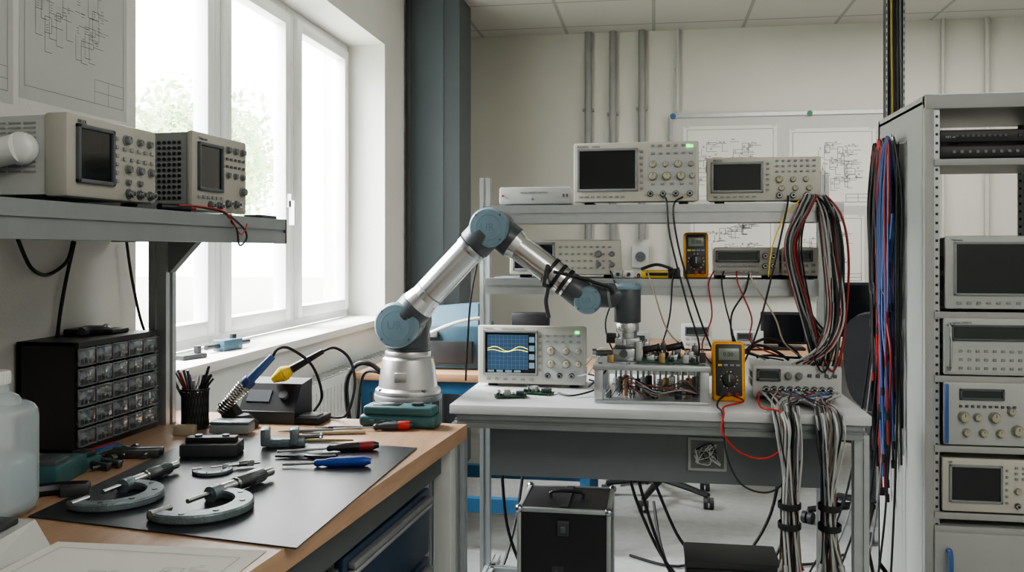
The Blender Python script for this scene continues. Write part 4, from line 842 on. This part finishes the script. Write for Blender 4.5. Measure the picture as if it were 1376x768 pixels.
for pts in ([(-.15,3.0,.02),(-.05,3.2,.01),(.1,3.35,.01),(.25,3.3,.01),(.35,3.5,.01)],[(.0,3.6,.3),(.03,3.5,.15),(.10,3.4,.02),(.2,3.35,.01),(.4,3.3,.012)],[(-.1,2.95,.01),(.0,3.1,.01),(.2,3.05,.01),(.35,3.15,.01),(.5,3.5,.01),(.52,3.55,.3)],[(-.55,3.2,.5),(-.53,3.2,.3),(-.47,3.18,.15),(-.4,3.22,.02),(-.2,3.2,.01)],[(-.12,3.3,.6),(-.05,3.3,.35),(.08,3.3,.12),(.3,3.25,.02),(.5,3.2,.01)],[(.66,3.1,.5),(.70,3.05,.3),(.72,3.0,.1),(.66,2.9,.01),(.6,2.8,.008)],[(-.5,3.4,.45),(-.52,3.38,.3),(-.55,3.3,.15),(-.6,3.2,.02)],
 [(-.05,3.35,.58),(.02,3.35,.40),(.10,3.38,.22),(.20,3.36,.14),(.32,3.34,.18),(.42,3.33,.35),(.46,3.32,.58)],[(-.08,3.2,.58),(.0,3.22,.30),(.08,3.25,.12),(.22,3.3,.05),(.40,3.36,.12),(.5,3.4,.30)],[(-.10,3.8,.01),(.10,3.7,.01),(.30,3.9,.01),(.60,3.8,.01),(.80,3.95,.01)],[(.0,3.5,.01),(.15,3.6,.01),(.35,3.5,.01),(.55,3.65,.01),(.75,3.5,.01)]):
    cable('black power cable trailing under the bench',pts,.006,'rubber',group='power cables on the floor')

# ------------------------------------------------------------------ rack
RX0,RY0=.906,3.18
t=RK=thing('equipment_rack','tall open grey instrument rack cabinet','rack',(RX0,RY0,0))
w,d,h=.56,.63,1.835
each('side_panel',t,lambda g:g.bx(0,.004,.03,d,.02,h-.02,'rack'),lambda g:g.bx(w-.004,w,.03,d,.02,h-.02,'rack'))
g=G()
for x in (0,w-.03):
    for y in (0,d-.03): g.bx(x,x+.03,y,y+.03,0,h,'rack',bev=.003)
g.bx(0,w,0,d,h-.035,h,'rack',bev=.005); g.bx(0,w,0,d,.0,.05,'rack'); g.bx(.0,w,-.004,.02,h-.05,h-.004,'rack',bev=.003); part('frame',t,g)
for x in (.032,w-.05):
    for y in (.01,d-.05):
        g=G(); g.bx(x,x+.018,y,y+.003,.05,h-.035,'alu')
        for i in range(58): g.box((x+.009,y-.0008,.08+i*.03),(.008,.002,.009),'black')
        part('mounting_rail',t,g)
for z in (1.615,1.10,.885,.65,.425,.38):
    g=G(); g.bx(.03,w-.03,.0,.50,z-.012,z,'rack'); g.bx(.03,w-.03,-.004,0,z-.022,z,'rack',bev=.001); part('shelf_plate',t,g)
for i,(y,z) in enumerate(((.22,1.74),(.40,1.74))): each('hook',t,lambda g:g.tube([(0,y,z-.04),(-.03,y,z-.045),(-.045,y,z-.03),(-.045,y,z-.01)],.004,'steel',sub=3))
g=G(); g.bx(.03,.52,-.012,.02,.052,.36,'rack',bev=.003); dr=part('drawer',t,g)
g=G(); g.tube([(.07,-.01,.13),(.07,-.04,.14),(.07,-.04,.29),(.07,-.01,.30)],.008,'bluec',sub=4); part('handle',dr,g,label='blue-grey handle')
ry=RY0-.012; rx=RX0+.062
R=instrument('network_switch','black rack-mounted network switch unit','switch',(RX0+.05,RY0+.01,1.669),0,.46,.045,.25,'black','black',[('buttons',.12,.5,.45,.5,10,1,.010,.008,'btnd'),('buttons',.55,.5,.9,.5,8,1,.012,.012,'dark'),('text','NET-48',.04,.35,.010,'ilight')],feet=.002,vents=None)
instrument('network_switch','black rack-mounted patch unit with round ports','switch',(RX0+.05,RY0+.01,1.616),0,.46,.045,.25,'dark','black',[('buttons',.1,.5,.8,.5,14,1,.010,.010,'knob')],feet=.002,vents=None)
instrument('rack_monitor','grey rack monitor with large dark screen','monitor',(rx,ry,1.101),0,.43,.255,.35,'igrey','ilight',[('screen',.07,.20,.66,.90,'off','igrey'),('text','Tektronix',.04,.93,.009,'btnd'),('buttons',.75,.2,.92,.85,3,6,.012,.010,'btn'),('buttons',.1,.08,.6,.08,8,1,.014,.008,'btn')])
R=instrument('rack_meter','grey rack meter with handles and black display','instrument',(rx-.005,ry,.886),0,.44,.195,.35,'ilight','ilight',[('screen',.06,.62,.60,.86,'lcd','btnd'),('patch',.02,.05,.98,.5,'ilight'),('buttons',.12,.12,.6,.42,9,3,.012,.009,'btn'),('text','agilent 34401A',.06,.90,.010,'btnd'),('bncs',[(.75,.7),(.88,.7),(.75,.4),(.88,.4)])],feet=.004)
bar_handle(R,.012,.03,.17); bar_handle(R,.428,.03,.17)
R=instrument('signal_generator','grey signal generator with blue trim and cream knobs','signal generator',(rx-.005,ry,.651),0,.44,.215,.35,'igrey','ilight',[('screen',.12,.74,.42,.88,'lcd'),('knobs',[(.14,.45,.016),(.24,.45,.012),(.36,.45,.016),(.48,.55,.012),(.16,.2,.012),(.28,.2,.012),(.4,.2,.012),(.52,.25,.016),(.66,.5,.016)],'knobl'),('buttons',.12,.62,.5,.62,10,1,.010,.008,'btnd'),('bncs',[(.6,.12),(.7,.12),(.8,.12)])],feet=.004)
g=G(); g.box((.006,-.008,.11),(.012,.018,.20),'bluec',bev=.005); part('side_grip',R,g,label='blue side grip')
instrument('oscilloscope','cream rack oscilloscope with dark screen','oscilloscope',(rx-.01,ry,.426),0,.42,.185,.35,'cream','cream',[('screen',.06,.20,.44,.86,'off','igrey'),('buttons',.48,.2,.48,.8,1,6,.008,.008,'btn'),('buttons',.55,.65,.92,.85,8,3,.010,.008,'btn'),('knobs',[(.56,.42,.010),(.66,.42,.010),(.76,.42,.010),(.86,.42,.010)],'knobl'),('bncs',[(.56,.15),(.66,.15),(.76,.15)]),('text','HP',.04,.9,.012,'btnd')],feet=.006)
# hanging cables on the rack side
for k in range(46):
    f=k/45; y=3.42+.26*f+rc.uniform(-.02,.02); x=RX0-.014-rc.uniform(0,.05)
    m=(['rubber','blued','bluec','redd','bluec'] if f<.36 else ['red','rubber','redd','dark','red','bluec'] if f<.68 else ['rubber','redd','dark','rubber','rubber'])[k%5]
    nm={'red':'red','redd':'red','bluec':'blue','blued':'blue'}.get(m,'black'); zb=rc.uniform(.75,1.2) if k%3 else rc.uniform(.42,.7); j=lambda s:rc.uniform(-s,s)
    cable(nm+' cable hanging looped on the rack side',[(x+.006,y+.014,zb+.05),(x,y-.014+j(.02),zb+.25),(x-.004,y+j(.02),zb*.5+.75),(x,y-.004,1.5),(RX0-.046-rc.uniform(0,.01),y,1.71+rc.uniform(-.03,.02)),(x-.008,y+.018,1.5),(x-.006,y+.018+j(.02),zb*.5+.72),(x-.006,y+.010+j(.018),zb+.2),(x-.002,y-.006,zb-.08)],.0044,m,group='cables hanging on the rack side',ends=rc.choice([None,'black','redd','black']))
for k in range(7):
    y=3.40+.045*k
    cable('long black cable hanging down to the floor',[(RX0-.03,y,1.70),(RX0-.035,y,1.2),(RX0-.03-.01*k,y+.01,.7),(RX0-.04-.02*k,y+.02,.3),(RX0-.06-.04*k,y,.01)],.0042,['rubber','rubber','cab_g'][k%3],group='long cables beside the rack')
t=thing('cable_riser','dark perforated steel cable riser up to the ceiling','cable riser',(.99,3.9,0))
g=G(); g.bx(-.038,-.030,-.02,.02,0,ZC,'steeld'); g.bx(.030,.038,-.02,.02,0,ZC,'steeld'); g.bx(-.038,.038,.016,.02,0,ZC,'steeld')
for i in range(44): g.box((-.034,-.0205,1.5+i*.03),(.004,.002,.015),'ilight'); g.box((.034,-.0205,1.5+i*.03),(.004,.002,.015),'ilight')
part('channel',t,g)
for k,m in enumerate(('rubber','yeld','rubber','dark','cab_g')):
    cable('cable running up the steel riser to the ceiling',[(.965+.012*k,3.885,1.0),(.968+.012*k,3.888,1.8),(.963+.012*k,3.884,2.3),(.966+.012*k,3.886,ZC)],.0048,m,group='cables in the riser')

# ------------------------------------------------------------------ background furniture
t=thing('blue_workbench','workbench with wooden top and blue steel frame','workbench',(-1.30,3.75,0))
g=G(); g.bx(0,1.05,0,.65,.735,.77,'wood2',bev=.003); part('worktop',t,g)
for x in (0.02,.99):
    for y in (.02,.60): each('leg',t,lambda g:g.bx(x,x+.04,y,y+.04,0,.735,'fblue'))
for a in ((.06,.99,.02,.05,.68,.734),(.06,.99,.02,.06,.17,.23),(.06,.99,.60,.64,.17,.23)): each('cross_rail',t,lambda g:g.bx(*a,'fblue'))
t=thing('bench_machine','blue tabletop machine with slanted hood','machine',(-1.08,3.87,.77))
g=G(); g.box((.16,.18,.10),(.32,.32,.20),'mach',bev=.015); g.hexa([(.02,.04,.20),(.30,.04,.20),(.30,.32,.20),(.02,.32,.20)],[(.05,.14,.27),(.28,.14,.29),(.28,.30,.29),(.05,.30,.27)],'mach'); part('housing',t,g)
g=G(); g.box((.16,.015,.08),(.24,.03,.10),'dark',bev=.005); g.box((.08,.012,.16),(.08,.02,.03),'igrey',bev=.003); part('front_cover',t,g); g=G(); g.tube([(.0,.1,.10),(.08,-.03,.16),(.23,-.05,.22),(.36,.0,.24)],.008,'white'); part('hose',t,g)
g=G(); g.box((0,0,.03),(.22,.12,.06),'dark',bev=.01); g.box((0,0,.075),(.15,.08,.03),'igrey',bev=.01); solo('tool_case','dark tool case on the blue-framed workbench','case',g,(-.68,3.98,.77))
g=G(); g.box((0,0,.14),(.18,.06,.20),'black',bev=.01); g.box((0,0,.02),(.1,.1,.04),'dark',bev=.005); solo('black_monitor','small black monitor standing behind the oscilloscope','monitor',g,(-.58,4.2,.77))
t=thing('far_desk','office desk with wooden top by the back wall','desk',(-.25,4.9,0))
g=G(); g.bx(0,1.9,0,.75,.72,.75,'wood2',bev=.003); part('worktop',t,g)
for x in (.03,1.83):
    for y in (.03,.68): each('leg',t,lambda g:g.bx(x,x+.04,y,y+.04,0,.72,'ilight'))
g=G(); g.bx(.07,1.83,.6,.62,.3,.72,'ilight'); part('back_panel',t,g)
def monitor(loc,w,h,label,z=.08):
    t=thing('computer_monitor',label,'monitor',loc)
    g=G(); g.box((0,0,h/2+z),(w,.03,h),'black',bev=.006); part('casing',t,g)
    g=G(); g.box((0,-.016,h/2+z),(w-.03,.002,h-.03),'screen'); part('screen',t,g)
    g=G(); g.box((0,.03,.08),(.05,.03,.16),'black'); g.box((0,.02,.008),(.22,.16,.016),'black',bev=.004); part('stand',t,g)
monitor((1.13,5.1,.75),.46,.30,'black computer monitor on the office desk')
monitor((.72,5.15,.75),.25,.18,'small black monitor on the office desk',.03)
instrument('meter_box','small light grey meter box on the office desk','instrument',(.15,5.0,.75),0,.17,.15,.2,'ilight','ilight',[('screen',.15,.55,.85,.85,'lcd'),('buttons',.2,.2,.8,.4,4,2,.02,.014,'btn')])
instrument('meter_box','light grey meter box with row of sockets','instrument',(.44,5.05,.75),0,.16,.11,.2,'igrey','ilight',[('screen',.12,.5,.6,.85,'lcd'),('buttons',.15,.22,.8,.22,5,1,.02,.014,'btnd')])
g=G(); g.box((0,0,.05),(.16,.10,.10),'igrey',bev=.008); g.box((0,-.05,.06),(.10,.006,.04),'lcd'); solo('small_instrument','small grey desktop instrument by the cables','instrument',g,(-.10,5.05,.75))
def chair(loc,rz,name,label,back=True):
    t=thing(name,label,'chair' if back else 'stool',loc,RZ(rz))
    for i in range(5):
        a=2*pi*i/5; g=G(); g.tube([(0,0,.10),(.15*cos(a),.15*sin(a),.085),(.29*cos(a),.29*sin(a),.065)],lambda q:.02-.006*q,'black'); 
        l=part('base_leg',t,g); g=G(); x,y=.29*cos(a),.29*sin(a); g.cyl((x-.025,y,.028),(x-.005,y,.028),.028,'dark'); g.cyl((x+.005,y,.028),(x+.025,y,.028),.028,'dark'); g.cyl((x,y,.03),(x,y,.065),.008,'steel'); part('castor',l,g)
    g=G(); g.cyl((0,0,.09),(0,0,.42),.022,'steeld'); part('column',t,g)
    if not back:
        g=G(); g.cyl((0,0,.42),(0,0,.50),.18,'chair',bev=.02,seg=40); part('seat',t,g); return
    g=G(); g.box((0,0,.46),(.48,.46,.08),'chair',bev=.035,seg=3); part('seat',t,g)
    P=[]
    for i in range(36):
        a=2*pi*i/36; P.append((.23*math.copysign(abs(cos(a))**.6,cos(a)),.26*math.copysign(abs(sin(a))**.6,sin(a))))
    g=G(); g.prism(P,(0,.22,.74),(0,.27,.75),'chair'); g.prism([(x*.93,y*.93) for x,y in P],(0,.205,.74),(0,.285,.75),'chair'); part('backrest',t,g)
    g=G(); g.tube([(0,.10,.42),(0,.27,.43),(0,.30,.55),(0,.29,.7)],.018,'black'); part('back_support',t,g)
chair((1.02,4.42,0),-35,'office_chair','black office chair with fabric backrest')
chair((.04,4.75,0),180,'office_stool','dark round office stool on castors',False)

# ------------------------------------------------------------------ lights
def area(name,loc,rot,sx,sy,e,col=(1,1,1)):
    l=bpy.data.lights.new(name,'AREA'); l.shape='RECTANGLE'; l.size=sx; l.size_y=sy; l.energy=e; l.color=col
    o=bpy.data.objects.new(name,l); COL.objects.link(o); o.location=loc; o.rotation_euler=rot; return o
def aim(o,tgt): o.rotation_euler=(Vector(tgt)-o.location).to_track_quat('-Z','Y').to_euler()
o=area('daylight_panel',(-4.2,3.3,4.6),(0,0,0),5,3,1700,(.98,.99,1)); aim(o,(-.6,3.2,.9))
o=area('fill_light',(1.5,.0,2.78),(0,0,0),2.4,1.6,46,(1,.97,.91))  # added fill light out of view, stands for no real fixture
o=area('fill_light',(1.6,4.7,2.78),(0,0,0),1.8,1.0,32,(1,.97,.91))  # second added fill, unseen, brightens the far part of the room
w=bpy.data.worlds.new('World'); bpy.context.scene.world=w; w.use_nodes=True
bg=w.node_tree.nodes['Background']; bg.inputs[0].default_value=(.97,.985,1,1); bg.inputs[1].default_value=6.0
# ------------------------------------------------------------------ camera
cd=bpy.data.cameras.new('camera'); cd.sensor_width=36; cd.lens=1190/1376*36; cd.shift_y=-49/1376; cd.clip_start=.05
co=bpy.data.objects.new('camera',cd); COL.objects.link(co); co.location=(0,0,1.31); co.rotation_euler=(radians(90),0,math.atan(.16))
bpy.context.scene.camera=co
sc=bpy.context.scene; sc.view_settings.view_transform='AgX'; sc.view_settings.look='AgX - Medium High Contrast'; sc.view_settings.exposure=.68
